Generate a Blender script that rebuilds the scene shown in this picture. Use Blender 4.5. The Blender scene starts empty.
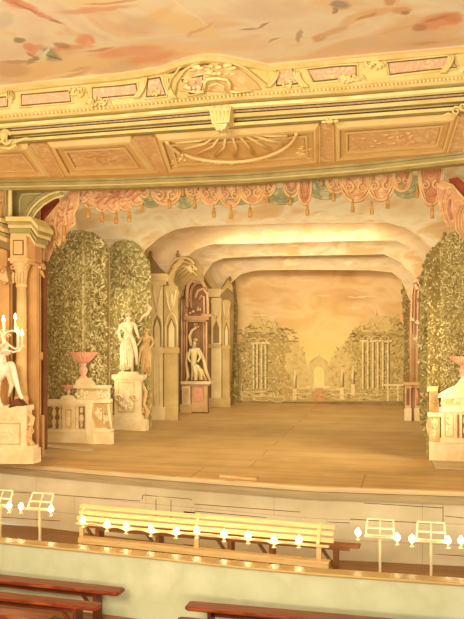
import bpy, math, random
from mathutils import Vector, Matrix
random.seed(7)
C = bpy.context.scene.collection
SC = bpy.context.scene
# ------------------------------------------------------------------ camera, world, lights, exposure
FPX = 725.0; TH = math.radians(14.2); CX, CY, CZ = 3.23, -14.0, 2.5; HY = 345.0
cd = bpy.data.cameras.new('camera'); cam = bpy.data.objects.new('camera', cd); C.objects.link(cam)
cam.location = (CX, CY, CZ); cam.rotation_euler = (math.pi/2, 0, TH)
cd.sensor_fit = 'VERTICAL'; cd.sensor_height = 36; cd.lens = FPX/619*36; cd.shift_y = (HY-309.5)/619
cd.clip_end = 200
SC.camera = cam
SC.view_settings.view_transform = 'Standard'; SC.view_settings.look = 'None'
SC.view_settings.gamma = 1; SC.view_settings.use_curve_mapping = False
SC.view_settings.exposure = 0.12
w = bpy.data.worlds.new('world'); SC.world = w; w.use_nodes = True
w.node_tree.nodes['Background'].inputs[0].default_value = (1.0, 0.91, 0.74, 1)
w.node_tree.nodes['Background'].inputs[1].default_value = 0.62
def area(name, loc, target, size, power, col=(1, .85, .62), sy=None, spread=180):
    l = bpy.data.lights.new(name, 'AREA'); l.energy = power; l.color = col
    l.shape = 'RECTANGLE'; l.size = size; l.size_y = sy or size; l.spread = math.radians(spread)
    o = bpy.data.objects.new(name, l); C.objects.link(o); o.location = loc
    o.rotation_euler = (Vector(target)-Vector(loc)).to_track_quat('-Z', 'Y').to_euler()
    return o
area('auditorium_light', (-1.5, -14.6, 4.6), (0, 0, 2.6), 4.5, 1050, (1, .91, .74), 3.0)
area('soffit_fill_light', (2.5, -14.8, .2), (0, -2, 7.0), 5.0, 700, (1, .91, .74), 2.0)  # unseen fill added to lift soffit and ceiling, standing in for bounce
area('front_border_light', (0, 1.0, 5.75), (0, 9.0, .6), 6.0, 30, (1, .9, .7), .4, 110)
area('middle_border_light', (0, 5.0, 5.2), (0, 11, 2.0), 4.6, 100, (1, .9, .7), .4, 130)
area('right_side_light', (4.75, .75, 2.4), (-4.0, 2.4, 1.4), .6, 90, (1, .9, .7), 2.4, 80)  # out of view, added to brighten the left balustrade and hedge
area('left_side_light', (-5.3, .75, 2.4), (4.2, 2.2, 1.4), .6, 40, (1, .9, .7), 2.4, 80)  # unseen counterpart, added to light the right balustrade
area('left_wing_light', (-4.6, 3.9, 2.6), (-2.6, 8.5, 2.2), .5, 10, (1, .88, .66), 2.6)

# ------------------------------------------------------------------ pixel rays to points
def ray(px, py):
    u = (px-232)/FPX; v = (HY-py)/FPX
    return Vector((-math.sin(TH)+u*math.cos(TH), math.cos(TH)+u*math.sin(TH), v))
CAM = Vector((CX, CY, CZ))
def at(px, py, Y):
    d = ray(px, py); return CAM + d*((Y-CY)/d.y)
def onz(px, py, z):
    d = ray(px, py); return CAM + d*((z-CZ)/d.z)
RK = .04
def zf(Y): return RK*(Y+1)
def onfloor(px, py):
    d = ray(px, py); t = (RK*(CY+1)-CZ)/(d.z-RK*d.y); return CAM + d*t
def lin(tr):
    def f(x):
        a = tr
        for i in range(len(a)-1):
            if x <= a[i+1][0] or i == len(a)-2:
                x0, y0 = a[i]; x1, y1 = a[i+1]
                return y0+(y1-y0)*(x-x0)/(x1-x0)
    return f
# ------------------------------------------------------------------ materials
def s2l(c):
    c = c/255.0
    return c/12.92 if c <= .04045 else ((c+.055)/1.055)**2.4
def rgb(c): return (s2l(c[0]), s2l(c[1]), s2l(c[2]), 1)
def mat(name, cols, scale=3.0, rough=.75, bump=.0, bscale=30, detail=4, stretch=(1, 1, 1), spread=(.35, .65), metal=0, distort=0):
    m = bpy.data.materials.new(name); m.use_nodes = True
    nt = m.node_tree; b = nt.nodes['Principled BSDF']
    b.inputs['Roughness'].default_value = rough; b.inputs['Metallic'].default_value = metal
    b.inputs['Specular IOR Level'].default_value = .3
    if len(cols) == 1:
        b.inputs['Base Color'].default_value = rgb(cols[0])
    tc = nt.nodes.new('ShaderNodeTexCoord'); mp = nt.nodes.new('ShaderNodeMapping')
    mp.inputs['Scale'].default_value = stretch
    nt.links.new(tc.outputs['Object'], mp.inputs['Vector'])
    if len(cols) > 1:
        n = nt.nodes.new('ShaderNodeTexNoise'); n.inputs['Scale'].default_value = scale
        n.inputs['Detail'].default_value = detail; n.inputs['Distortion'].default_value = distort
        r = nt.nodes.new('ShaderNodeValToRGB'); cr = r.color_ramp
        nt.links.new(mp.outputs[0], n.inputs['Vector']); nt.links.new(n.outputs[0], r.inputs[0])
        nt.links.new(r.outputs[0], b.inputs['Base Color'])
        k = len(cols)
        cr.elements[0].position = spread[0]; cr.elements[0].color = rgb(cols[0])
        cr.elements[1].position = spread[1]; cr.elements[1].color = rgb(cols[-1])
        for i in range(1, k-1):
            e = cr.elements.new(spread[0]+(spread[1]-spread[0])*i/(k-1)); e.color = rgb(cols[i])
    if bump:
        n2 = nt.nodes.new('ShaderNodeTexNoise'); n2.inputs['Scale'].default_value = bscale
        bp = nt.nodes.new('ShaderNodeBump'); bp.inputs['Strength'].default_value = bump; bp.inputs['Distance'].default_value = .05
        nt.links.new(mp.outputs[0], n2.inputs['Vector']); nt.links.new(n2.outputs[0], bp.inputs['Height'])
        nt.links.new(bp.outputs[0], b.inputs['Normal'])
    return m
def emit(name, col, st):
    m = bpy.data.materials.new(name); m.use_nodes = True
    b = m.node_tree.nodes['Principled BSDF']; b.inputs['Base Color'].default_value = rgb(col)
    b.inputs['Emission Color'].default_value = rgb(col); b.inputs['Emission Strength'].default_value = st
    return m
def boards(name, c1, c2, mort, along, wid, length, msize=.012, rough=.6, rot=0, offs=.5):
    """planks or panels; along = 'y' planks run in depth, 'x' planks run across, 'xz' wall boards"""
    m = bpy.data.materials.new(name); m.use_nodes = True
    nt = m.node_tree; b = nt.nodes['Principled BSDF']; b.inputs['Roughness'].default_value = rough
    b.inputs['Specular IOR Level'].default_value = .25
    tc = nt.nodes.new('ShaderNodeTexCoord'); sep = nt.nodes.new('ShaderNodeSeparateXYZ'); com = nt.nodes.new('ShaderNodeCombineXYZ')
    nt.links.new(tc.outputs['Object'], sep.inputs[0])
    a = {'y': (1, 0), 'x': (0, 1), 'xz': (0, 2)}[along]
    nt.links.new(sep.outputs[a[0]], com.inputs[0]); nt.links.new(sep.outputs[a[1]], com.inputs[1])
    br = nt.nodes.new('ShaderNodeTexBrick'); nt.links.new(com.outputs[0], br.inputs['Vector'])
    br.inputs['Color1'].default_value = rgb(c1); br.inputs['Color2'].default_value = rgb(c2); br.inputs['Mortar'].default_value = rgb(mort)
    br.inputs['Scale'].default_value = 1; br.inputs['Mortar Size'].default_value = msize
    br.inputs['Brick Width'].default_value = length; br.inputs['Row Height'].default_value = wid; br.inputs['Bias'].default_value = -.1
    br.offset = offs
    n = nt.nodes.new('ShaderNodeTexNoise'); n.inputs['Scale'].default_value = 1.3; n.inputs['Detail'].default_value = 5
    nt.links.new(tc.outputs['Object'], n.inputs['Vector'])
    mx = nt.nodes.new('ShaderNodeMix'); mx.data_type = 'RGBA'; mx.blend_type = 'MULTIPLY'; mx.inputs[0].default_value = .45
    r = nt.nodes.new('ShaderNodeValToRGB'); r.color_ramp.elements[0].position = .3; r.color_ramp.elements[0].color = (.62, .58, .5, 1)
    r.color_ramp.elements[1].position = .65; r.color_ramp.elements[1].color = (1, 1, 1, 1)
    nt.links.new(n.outputs[0], r.inputs[0]); nt.links.new(br.outputs[0], mx.inputs[6]); nt.links.new(r.outputs[0], mx.inputs[7])
    nt.links.new(mx.outputs[2], b.inputs['Base Color'])
    return m
M = {}
M['fresco'] = mat('fresco', [(226, 202, 168), (238, 216, 184), (242, 226, 188), (236, 202, 156), (228, 202, 164)], .55, .9, detail=5, spread=(.3, .7), distort=1.2)
_ = 0
M['fresco_pink'] = mat('fresco_pink', [(225, 140, 100), (232, 170, 120), (214, 120, 84)], 2.5, .9)
M['fresco_gold'] = mat('fresco_gold', [(236, 208, 140), (226, 178, 112), (240, 214, 160)], 2, .9)
M['fresco_tan'] = mat('fresco_tan', [(206, 160, 104), (188, 132, 84)], 4, .9)
M['fresco_green'] = mat('fresco_green', [(150, 152, 112), (110, 118, 84)], 5, .9)
M['fresco_grey'] = mat('fresco_grey', [(140, 128, 112), (170, 150, 124)], 5, .9)
M['gold'] = mat('cream_gold', [(228, 206, 136), (216, 188, 112)], 2.5, .5, .15, 25)
M['gold_light'] = mat('light_gold', [(238, 216, 150), (226, 196, 120)], 4, .5, .1)
M['olive'] = mat('olive_gold', [(176, 158, 98), (156, 136, 78)], 3, .5)
M['groove'] = mat('brown_groove', [(132, 96, 54), (110, 76, 42)], 6, .7)
M['marble'] = mat('pink_marble', [(220, 184, 140), (206, 164, 124), (234, 204, 156)], 9, .5, detail=6, distort=1.5)
M['soffit'] = mat('ochre_paint', [(236, 196, 124), (226, 182, 108)], 1.6, .7)
M['soffit_light'] = mat('light_ochre_paint', [(242, 212, 144), (234, 198, 126)], 1.6, .7)
M['soffit_dark'] = mat('brown_ochre_paint', [(200, 154, 88), (186, 138, 76)], 3, .7)
M['rose'] = mat('rose_ochre_paint', [(234, 192, 130), (220, 172, 112), (240, 204, 144)], 5, .7, detail=6, distort=1)
M['pilaster'] = mat('warm_stone_paint', [(206, 158, 96), (188, 136, 78)], 2, .7, .1)
M['pilaster_light'] = mat('pale_stone_paint', [(228, 190, 126), (214, 168, 104)], 2, .7, .1)
M['brown'] = mat('red_brown_paint', [(128, 76, 40), (104, 58, 28)], 2, .7)
M['crimson'] = mat('crimson_cloth', [(170, 84, 52), (140, 60, 36)], 3, .85)
M['pinkcloth'] = mat('pink_cloth', [(228, 176, 122), (212, 150, 104), (236, 194, 138)], 6, .85, .2, 14, distort=1)
M['pinkdeep'] = mat('deep_pink_cloth', [(210, 148, 100), (194, 126, 84)], 5, .85)
M['trim'] = mat('peach_gold_trim', [(232, 190, 126), (216, 164, 104)], 5, .7)
M['greencloth'] = mat('grey_green_cloth', [(172, 164, 116), (144, 138, 94), (188, 176, 124)], 5, .85)
M['tassel'] = mat('gold_tassel', [(216, 164, 84), (186, 128, 60)], 9, .7)
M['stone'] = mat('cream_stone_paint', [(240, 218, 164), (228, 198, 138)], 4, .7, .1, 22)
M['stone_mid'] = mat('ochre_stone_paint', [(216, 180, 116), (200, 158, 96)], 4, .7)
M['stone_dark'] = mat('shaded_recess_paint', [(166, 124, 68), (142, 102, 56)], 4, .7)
M['statue'] = mat('statue_paint', [(244, 226, 176), (226, 196, 136)], 9, .6)
M['white'] = mat('white_gesso', [(250, 238, 206), (242, 222, 180)], 3, .5)
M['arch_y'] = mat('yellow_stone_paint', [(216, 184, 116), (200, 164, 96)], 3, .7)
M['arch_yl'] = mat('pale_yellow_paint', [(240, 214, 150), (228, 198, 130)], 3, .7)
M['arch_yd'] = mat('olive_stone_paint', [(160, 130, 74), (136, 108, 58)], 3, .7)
M['arch_p'] = mat('rose_stone_paint', [(204, 158, 106), (186, 136, 88)], 3, .7)
M['arch_pl'] = mat('pale_rose_paint', [(228, 188, 136), (210, 162, 110)], 3, .7)
M['arch_pd'] = mat('dark_rose_paint', [(152, 106, 66), (130, 88, 54)], 3, .7)
M['coral'] = mat('coral_paint', [(222, 144, 104), (232, 170, 128)], 12, .7)
M['coral_light'] = mat('pale_coral_paint', [(236, 184, 144), (228, 160, 120)], 12, .7)
M['hedge'] = mat('hedge_paint', [(182, 160, 92), (160, 136, 72), (198, 178, 110)], 9, .9, detail=8)
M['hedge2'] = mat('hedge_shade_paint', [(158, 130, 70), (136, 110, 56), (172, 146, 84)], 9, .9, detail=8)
M['leaf_d'] = mat('dark_leaf_paint', [(150, 128, 64), (128, 106, 50)], 6, .8)
M['leaf_m'] = mat('olive_leaf_paint', [(196, 174, 102), (178, 156, 86)], 6, .8)
M['leaf_l'] = mat('pale_leaf_paint', [(238, 220, 156), (224, 202, 132)], 6, .8)
M['sky'] = mat('painted_sky', [(226, 184, 124), (236, 204, 148), (242, 220, 172), (232, 190, 126), (220, 176, 116)], .9, .95, detail=4, distort=.6, spread=(.3, .7), stretch=(1, 1, 2.2))
M['sky2'] = mat('painted_sky_grey', [(214, 184, 136), (232, 206, 158), (226, 190, 134), (238, 212, 160)], .8, .95, detail=4, distort=.6, spread=(.3, .7), stretch=(1, 1, 2.2))
M['skyline'] = mat('cloud_edge_paint', [(246, 224, 172), (236, 204, 146)], 3, .9)
M['skydark'] = mat('cloud_edge_shadow_paint', [(206, 162, 108), (196, 150, 96)], 3, .9)
M['bd_tree'] = mat('distant_tree_paint', [(200, 172, 104), (186, 158, 90), (212, 184, 114)], 6, .95, detail=8)
M['bd_tree2'] = mat('hazy_tree_paint', [(216, 186, 112), (226, 196, 124)], 6, .95, detail=8)
M['bd_dark'] = mat('distant_dark_leaf', [(156, 128, 68), (142, 114, 58)], 6, .95)
M['bd_line'] = mat('distant_stone_light', [(244, 220, 158), (232, 204, 138)], 6, .95)
M['bd_rose'] = mat('distant_path_paint', [(216, 164, 104), (206, 152, 94)], 6, .95)
M['glowpaint'] = mat('pale_sun_paint', [(250, 222, 140), (246, 214, 126)], 2, .95)
M['stage'] = boards('stage_boards', (208, 168, 102), (200, 158, 92), (172, 130, 72), 'x', .62, 40, .014, .55)
M['stage_front'] = boards('apron_boards', (216, 174, 106), (208, 164, 96), (176, 134, 76), 'y', 3.2, .3, .012, .5)
M['lip'] = mat('grey_brown_timber', [(186, 162, 114), (166, 140, 94)], 2, .7, stretch=(.4, 2, 6))  # olive-grey timber, its colour darkened for the shadow on the lip front
M['lip2'] = mat('pale_timber', [(218, 192, 138), (202, 172, 118)], 2, .7, stretch=(.4, 2, 6))
M['pitwall'] = boards('whitewashed_boards', (234, 216, 174), (228, 208, 162), (204, 180, 134), 'xz', .36, 2.6, .006, .8, offs=.37)
M['pitfloor'] = boards('pit_floor_boards', (166, 124, 74), (152, 110, 64), (116, 80, 44), 'x', .16, 3, .006, .5)
M['rail'] = mat('varnished_rail', [(196, 162, 100), (180, 146, 86)], 3, .3, stretch=(.3, 2, 2))
M['parapet'] = mat('pale_green_plaster', [(190, 186, 146), (178, 174, 132), (198, 192, 152)], 1.5, .8, .08, 8, spread=(.3, .7))
M['aud_floor'] = boards('auditorium_boards', (150, 118, 76), (138, 106, 66), (100, 72, 44), 'x', .2, 3, .006, .6)
M['bench'] = mat('varnished_red_wood', [(140, 60, 26), (110, 42, 18), (154, 74, 34)], 5, .28, stretch=(.5, 6, 3))
M['bench_dark'] = mat('shaded_red_wood', [(112, 50, 24), (92, 38, 18)], 5, .4)
M['lightwood'] = mat('pale_pine', [(230, 194, 130), (214, 172, 106)], 5, .5, stretch=(.4, 4, 6))
M['midwood'] = mat('brown_pine', [(164, 108, 58), (142, 90, 46)], 5, .5, stretch=(.4, 4, 6))
M['desk_white'] = mat('cream_painted_wood', [(238, 220, 172), (226, 202, 148)], 5, .5)
M['cord'] = mat('cream_cord', [(226, 196, 140)], 1, .6)
M['darkmetal'] = mat('dark_iron', [(76, 52, 36)], 1, .5)
M['bulb'] = emit('lit_bulb', (255, 232, 176), 22)
M['flame'] = emit('lit_candle_flame', (255, 224, 150), 30)
M['wallpaint'] = mat('auditorium_wall_paint', [(214, 182, 126), (200, 164, 106)], 1, .8)

# ------------------------------------------------------------------ object helpers
def tag(o, label=None, cat=None, group=None, kind=None):
    if label: o['label'] = label
    if cat: o['category'] = cat
    if group: o['group'] = group
    if kind: o['kind'] = kind
    return o
def thing(name, loc, label=None, cat=None, group=None, rz=0, kind=None):
    o = bpy.data.objects.new(name, None); C.objects.link(o); o.location = loc; o.rotation_euler = (0, 0, rz)
    o.empty_display_size = .1
    return tag(o, label, cat, group, kind)
def wloc(o):
    v = Vector(o.location)
    while o.parent: o = o.parent; v = v + Vector(o.location)
    return v
def copy_tree(o, parent=None, **kw):
    c = o.copy(); C.objects.link(c); c.parent = parent
    for ch in [x for x in bpy.data.objects if x.parent == o]: copy_tree(ch, c)
    return c
class MB:
    def __init__(s): s.v = []; s.f = []; s.m = []; s.mats = []; s.cur = 0; s.sm = []
    def use(s, m):
        if m not in s.mats: s.mats.append(m)
        s.cur = s.mats.index(m); return s
    def add(s, vs, fs, smooth=False):
        n = len(s.v); s.v += [Vector(p) for p in vs]
        for f in fs: s.f.append([i+n for i in f]); s.m.append(s.cur); s.sm.append(smooth)
        return s
    def box(s, c, d, R=None):
        c = Vector(c); vs = []
        for z in (-1, 1):
            for y in (-1, 1):
                for x in (-1, 1):
                    p = Vector((x*d[0]/2, y*d[1]/2, z*d[2]/2)); vs.append(c+(R @ p if R else p))
        return s.add(vs, [(0, 2, 3, 1), (4, 5, 7, 6), (0, 1, 5, 4), (2, 6, 7, 3), (0, 4, 6, 2), (1, 3, 7, 5)])
    def beam(s, a, b, wd, ht, up=(0, 0, 1)):
        a = Vector(a); b = Vector(b); d = (b-a).normalized(); sd = d.cross(Vector(up))
        if sd.length < 1e-4: sd = Vector((1, 0, 0))
        sd.normalize(); u = sd.cross(d).normalized()
        vs = []
        for p in (a, b):
            for (i, j) in ((-1, -1), (1, -1), (1, 1), (-1, 1)): vs.append(p+sd*(i*wd/2)+u*(j*ht/2))
        return s.add(vs, [(0, 1, 2, 3), (7, 6, 5, 4), (0, 4, 5, 1), (1, 5, 6, 2), (2, 6, 7, 3), (3, 7, 4, 0)])
    def tube(s, pts, r, n=8, closed=False):
        pts = [Vector(p) for p in pts]; k = len(pts)
        rs = r if isinstance(r, (list, tuple)) else [r]*k
        vs = []
        for i, p in enumerate(pts):
            if closed: d = pts[(i+1) % k]-pts[i-1]
            else: d = pts[min(i+1, k-1)]-pts[max(i-1, 0)]
            if d.length < 1e-7: d = Vector((0, 0, 1))
            d.normalize(); ref = Vector((0, 1, 0)) if abs(d.y) < .9 else Vector((1, 0, 0))
            a = d.cross(ref).normalized(); b = d.cross(a)
            for j in range(n):
                t = 2*math.pi*j/n; vs.append(p+(a*math.cos(t)+b*math.sin(t))*rs[i])
        fs = []
        for i in range(k if closed else k-1):
            for j in range(n):
                i2 = (i+1) % k; fs.append((i*n+j, i*n+(j+1) % n, i2*n+(j+1) % n, i2*n+j))
        if not closed: fs += [tuple(range(n))[::-1], tuple((k-1)*n+j for j in range(n))]
        return s.add(vs, fs, True)
    def lathe(s, c, prof, n=20, sy=1.0, rz=0):
        c = Vector(c); vs = []; fs = []
        for (r, z) in prof:
            for j in range(n):
                t = 2*math.pi*j/n; vs.append(c+Vector((r*math.cos(t), r*math.sin(t)*sy, z)))
        for i in range(len(prof)-1):
            for j in range(n): fs.append((i*n+j, i*n+(j+1) % n, (i+1)*n+(j+1) % n, (i+1)*n+j))
        fs += [tuple(range(n))[::-1], tuple((len(prof)-1)*n+j for j in range(n))]
        return s.add(vs, fs, True)
    def ball(s, c, r, n=8, m=6):
        if not isinstance(r, (tuple, list)): r = (r, r, r)
        c = Vector(c); vs = [c+Vector((0, 0, -r[2]))]; fs = []
        for i in range(1, m):
            a = math.pi*i/m-math.pi/2
            for j in range(n):
                t = 2*math.pi*j/n; vs.append(c+Vector((r[0]*math.cos(a)*math.cos(t), r[1]*math.cos(a)*math.sin(t), r[2]*math.sin(a))))
        vs.append(c+Vector((0, 0, r[2]))); L = len(vs)-1
        for j in range(n): fs.append((0, 1+(j+1) % n, 1+j)); fs.append((L, L-n+j, L-n+(j+1) % n))
        for i in range(m-2):
            for j in range(n): a = 1+i*n; fs.append((a+j, a+(j+1) % n, a+n+(j+1) % n, a+n+j))
        return s.add(vs, fs, True)
    def prism(s, pts, off):
        """closed polygon of 3D points extruded by vector off"""
        pts = [Vector(p) for p in pts]; n = len(pts); off = Vector(off)
        vs = pts+[p+off for p in pts]
        fs = [tuple(range(n)), tuple(range(2*n-1, n-1, -1))]+[(i, i+n, (i+1) % n+n, (i+1) % n) for i in range(n)]
        return s.add(vs, fs)
    def grid(s, rows, smooth=False, close=False):
        n = len(rows[0]); vs = [p for r in rows for p in r]; fs = []
        for i in range(len(rows)-1):
            for j in range(n-1): fs.append((i*n+j, i*n+j+1, (i+1)*n+j+1, (i+1)*n+j))
        return s.add(vs, fs, smooth)
    def build(s, name, m=None, parent=None, local=False, normals=True, kids=None):
        me = bpy.data.meshes.new(name); o = bpy.data.objects.new(name, me); C.objects.link(o)
        if parent is not None:
            o.parent = parent; off = Vector((0, 0, 0)) if local else wloc(parent)
        else:
            if local: off = Vector((0, 0, 0))
            else:
                xs = [p.x for p in s.v]; ys = [p.y for p in s.v]; zs = [p.z for p in s.v]
                off = Vector(((min(xs)+max(xs))/2, (min(ys)+max(ys))/2, min(zs)))
                o.location = off
        me.from_pydata([tuple(p-off) for p in s.v], [], s.f)
        mats = s.mats if s.mats else [m]
        for k in mats: me.materials.append(M[k] if isinstance(k, str) else k)
        if s.mats: me.polygons.foreach_set('material_index', s.m)
        me.polygons.foreach_set('use_smooth', s.sm)
        me.update()
        if normals:
            import bmesh
            bm = bmesh.new(); bm.from_mesh(me); bmesh.ops.recalc_face_normals(bm, faces=bm.faces); bm.to_mesh(me); bm.free()
        return o
def struct(o): o['kind'] = 'structure'; return o

# ------------------------------------------------------------------ flats (painted scenery standing upright, traced at its own depth)
def inside(x, y, P):
    c = False; j = len(P)-1
    for i in range(len(P)):
        if (P[i][1] > y) != (P[j][1] > y) and x < (P[j][0]-P[i][0])*(y-P[i][1])/(P[j][1]-P[i][1])+P[i][0]: c = not c
        j = i
    return c
class Flat:
    def __init__(s, Y, floor=True): s.Y = Y; s.fl = floor
    def p(s, px, py, f=0):
        v = at(px, py, s.Y)
        if s.fl and v.z < zf(s.Y)+.002: v.z = zf(s.Y)+.002
        v.y -= f; return v
    def sc(s, px=232): return (s.p(px+1, 300)-s.p(px, 300)).length
    def poly(s, mb, P, th=.05, f=0):
        f += random.uniform(-.0018, .0018); th += random.uniform(0, .0012)
        return mb.prism([s.p(x, y, f) for x, y in P], (0, -th, 0))
    def rect(s, mb, x0, y0, x1, y1, th=.05, f=0): return s.poly(mb, [(x0, y0), (x1, y0), (x1, y1), (x0, y1)], th, f)
    def tube(s, mb, P, r, f=0, n=6, closed=False):
        k = s.sc(P[0][0]); rr = [q*k for q in r] if isinstance(r, (list, tuple)) else r*k
        return mb.tube([s.p(x, y, f) for x, y in P], rr, n, closed)
    def ell(s, mb, x, y, rx, ry, ry3=None, f=0):
        k = s.sc(x); return mb.ball(s.p(x, y, f), (rx*k, (ry3 or min(rx, ry)*.6)*k, ry*k))
    def leaves(s, mb, P, n, L, cols, f=.05, depth=.07, w=.4, dens=None, spread=1.6):
        xs = [a for a, b in P]; ys = [b for a, b in P]; k = s.sc(sum(xs)/len(xs)); c = 0; tries = 0
        while c < n and tries < n*20:
            tries += 1
            x = random.uniform(min(xs), max(xs)); y = random.uniform(min(ys), max(ys))
            if not inside(x, y, P): continue
            mb.use(random.choices([q[0] for q in cols], [q[1] for q in cols])[0])
            pt = s.p(x, y, f+random.random()*depth)
            a = random.gauss(math.pi/2, spread); l = L*k*random.uniform(.6, 1.2); ww = l*w
            d = Vector((math.cos(a), random.uniform(-.5, .5), math.sin(a))); e = Vector((-math.sin(a), random.uniform(-.4, .4), math.cos(a)))
            mb.add([pt-d*l*.5, pt+e*ww*.5-d*l*.08, pt+d*l*.5, pt-e*ww*.5-d*l*.08], [(0, 1, 2, 3)]); c += 1
        return mb
def arc(cx, cy, rx, ry, a0, a1, n=12):
    return [(cx+rx*math.cos(math.radians(a0+(a1-a0)*i/n)), cy-ry*math.sin(math.radians(a0+(a1-a0)*i/n))) for i in range(n+1)]
def scroll(F, mb, x, y, r, f=0, turns=1.4, t=.16, sgn=1, a0=0):
    pts = []; rs = []
    for i in range(18):
        a = math.radians(a0)+sgn*turns*2*math.pi*i/17; q = r*(1-.8*i/17); pts.append((x+q*math.cos(a), y-q*math.sin(a))); rs.append(r*t*(1-.4*i/17))
    F.tube(mb, pts, rs, f, 5)
def ornament(F, mb, x, y, wx, wy, f=0, n=9, r=1.3):
    """carved or painted acanthus cluster"""
    for i in range(n):
        a = random.uniform(0, 2*math.pi); q = random.random()**.5
        F.ell(mb, x+wx*q*math.cos(a)*.8, y+wy*q*math.sin(a)*.8, r*random.uniform(.6, 1.3), r*random.uniform(.6, 1.3), None, f)
    scroll(F, mb, x-wx*.45, y, wy*.45, f, sgn=-1); scroll(F, mb, x+wx*.45, y, wy*.45, f, a0=180)

# ------------------------------------------------------------------ figures in relief: one skinned continuous body
def figure(name, F, J, E, R, m, parent=None, f=.12, sub=2, dz=None, head=None):
    """J joints in pixels (x, y, depth px); E edges; R radii px"""
    k = F.sc(J[0][0]); off = wloc(parent) if parent else Vector((0, 0, 0))
    me = bpy.data.meshes.new(name); o = bpy.data.objects.new(name, me); C.objects.link(o)
    vs = []
    for j in J:
        v = F.p(j[0], j[1], f+(j[2] if len(j) > 2 else 0)*k); vs.append(tuple(v-off))
    me.from_pydata(vs, E, []); me.materials.append(M[m]); o.parent = parent
    sk = o.modifiers.new('skin', 'SKIN'); sk.use_smooth_shade = True
    for i, sv in enumerate(me.skin_vertices[0].data):
        sv.radius = (R[i]*k, R[i]*k); sv.use_root = (i == 0)
    ss = o.modifiers.new('sub', 'SUBSURF'); ss.levels = sub; ss.render_levels = sub
    return o
def standing(F, x, yb, h, m, parent, name='body', flip=1, f=.12, arm_up=False, contra=1):
    """classical standing figure h px tall with feet at yb: body, head features, drapery, hair"""
    g = lambda a, b, c=0: (x+flip*a*h, yb-b*h, c*h)
    J = [g(0, .53), g(.01, .64), g(.0, .75), g(.0, .82), g(.005, .865), g(.02, .93, .01),
         g(-.06, .49), g(-.07, .27, .03), g(-.075, .04), g(-.085, .012, .06),
         g(.06, .49), g(.085, .28, .05), g(.06, .04, -.01), g(.085, .012, .05),
         g(-.105, .805), g(-.15, .66, .03), g(-.09, .55, .1), g(-.06, .53, .13),
         g(.105, .805)]
    if arm_up: J += [g(.17, .9, .05), g(.2, 1.02, .06), g(.21, 1.05, .06)]
    else: J += [g(.16, .67, .04), g(.21, .58, .09), g(.22, .55, .1)]
    E = [(0, 1), (1, 2), (2, 3), (3, 4), (4, 5), (0, 6), (6, 7), (7, 8), (8, 9), (0, 10), (10, 11), (11, 12), (12, 13),
         (2, 14), (14, 15), (15, 16), (16, 17), (2, 18), (18, 19), (19, 20), (20, 21)]
    R = [.07, .06, .075, .042, .03, .056, .052, .036, .02, .018, .052, .036, .02, .018, .034, .024, .018, .014, .034, .024, .018, .014]
    b = figure(name, F, J, E, [r*h for r in R], m, parent, f)
    d = MB()
    for i in range(7):   # drapery folds from the hip to the hem
        a = -.1+.033*i
        F.tube(d, [(x+flip*(a*.55)*h, yb-.56*h), (x+flip*(a*.75-.01)*h, yb-.4*h), (x+flip*(a*.85+.03*math.sin(i*2))*h, yb-.2*h), (x+flip*(a*1.05+.02*math.sin(i*3))*h, yb-.04*h)],
               [.03*h, .034*h, .03*h, .02*h], f+.05*h*F.sc(x)+.01*(i % 2))
    F.tube(d, [(x-flip*.1*h, yb-.76*h), (x, yb-.66*h), (x+flip*.1*h, yb-.55*h), (x+flip*.15*h, yb-.36*h), (x+flip*.17*h, yb-.12*h)], [.02*h, .03*h, .04*h, .032*h, .016*h], f+.06*h*F.sc(x))
    d.build('drapery', m, parent)
    e = MB(); F.ell(e, x+flip*.012*h, yb-.965*h, .044*h, .036*h, .05*h, f-.01); F.ell(e, x-flip*.03*h, yb-.955*h, .024*h, .03*h, .03*h, f)
    e.build('hair', 'stone_mid' if m == 'statue' else m, parent)
    n = MB(); k = F.sc(x); F.ell(n, x+flip*.035*h, yb-.935*h, .008*h, .014*h, .016*h, f+.05*h*k); n.build('nose', m, parent)
    return b

# =================================================================== THE SETTING
XS = list(range(-80, 561, 10))
lint_b = lin([(20, 190), (120, 188), (250, 183), (364, 174), (464, 163)])
sof_b = lin([(20, 177), (120, 175), (250, 169.5), (364, 159), (464, 151)])
sof_t = lin([(20, 144), (130, 136), (250, 128), (380, 119), (464, 113)])
dent = lin([(0, 118), (120, 108), (232, 97), (350, 89), (464, 79)])
crown = lin([(0, 88), (60, 81), (120, 75), (160, 69), (185, 60), (205, 56), (225, 57), (250, 62), (270, 66), (350, 58), (464, 48)])
ZL0, ZL1, ZS, ZD, ZC = 5.73, 5.93, 6.2, 6.6, 7.15

# stage floor, raked, with the apron boards in front
mb = MB()
mb.prism([(-9, .0, zf(0)), (9, .0, zf(0)), (9, 11.6, zf(11.6)), (-9, 11.6, zf(11.6))], (0, 0, -.08))
struct(mb.build('stage_floor', 'stage', normals=True))
lipT = lin([(0, 462), (160, 475), (310, 486), (464, 491)])
front = [onz(x, lipT(x), 0) for x in range(-60, 541, 20)]
mb = MB(); pts = [Vector((-9, 0, .04)), Vector((9, 0, .04))][::1]
poly = [Vector((p.x, p.y, RK*(p.y+1)*0+0.0)) for p in front]
n = len(poly); rows = [[Vector((p.x, 0, .04)) for p in poly], poly, [p+Vector((0, 0, -.07)) for p in poly]]
mb.grid(rows); struct(mb.build('stage_apron', 'stage_front'))
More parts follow.
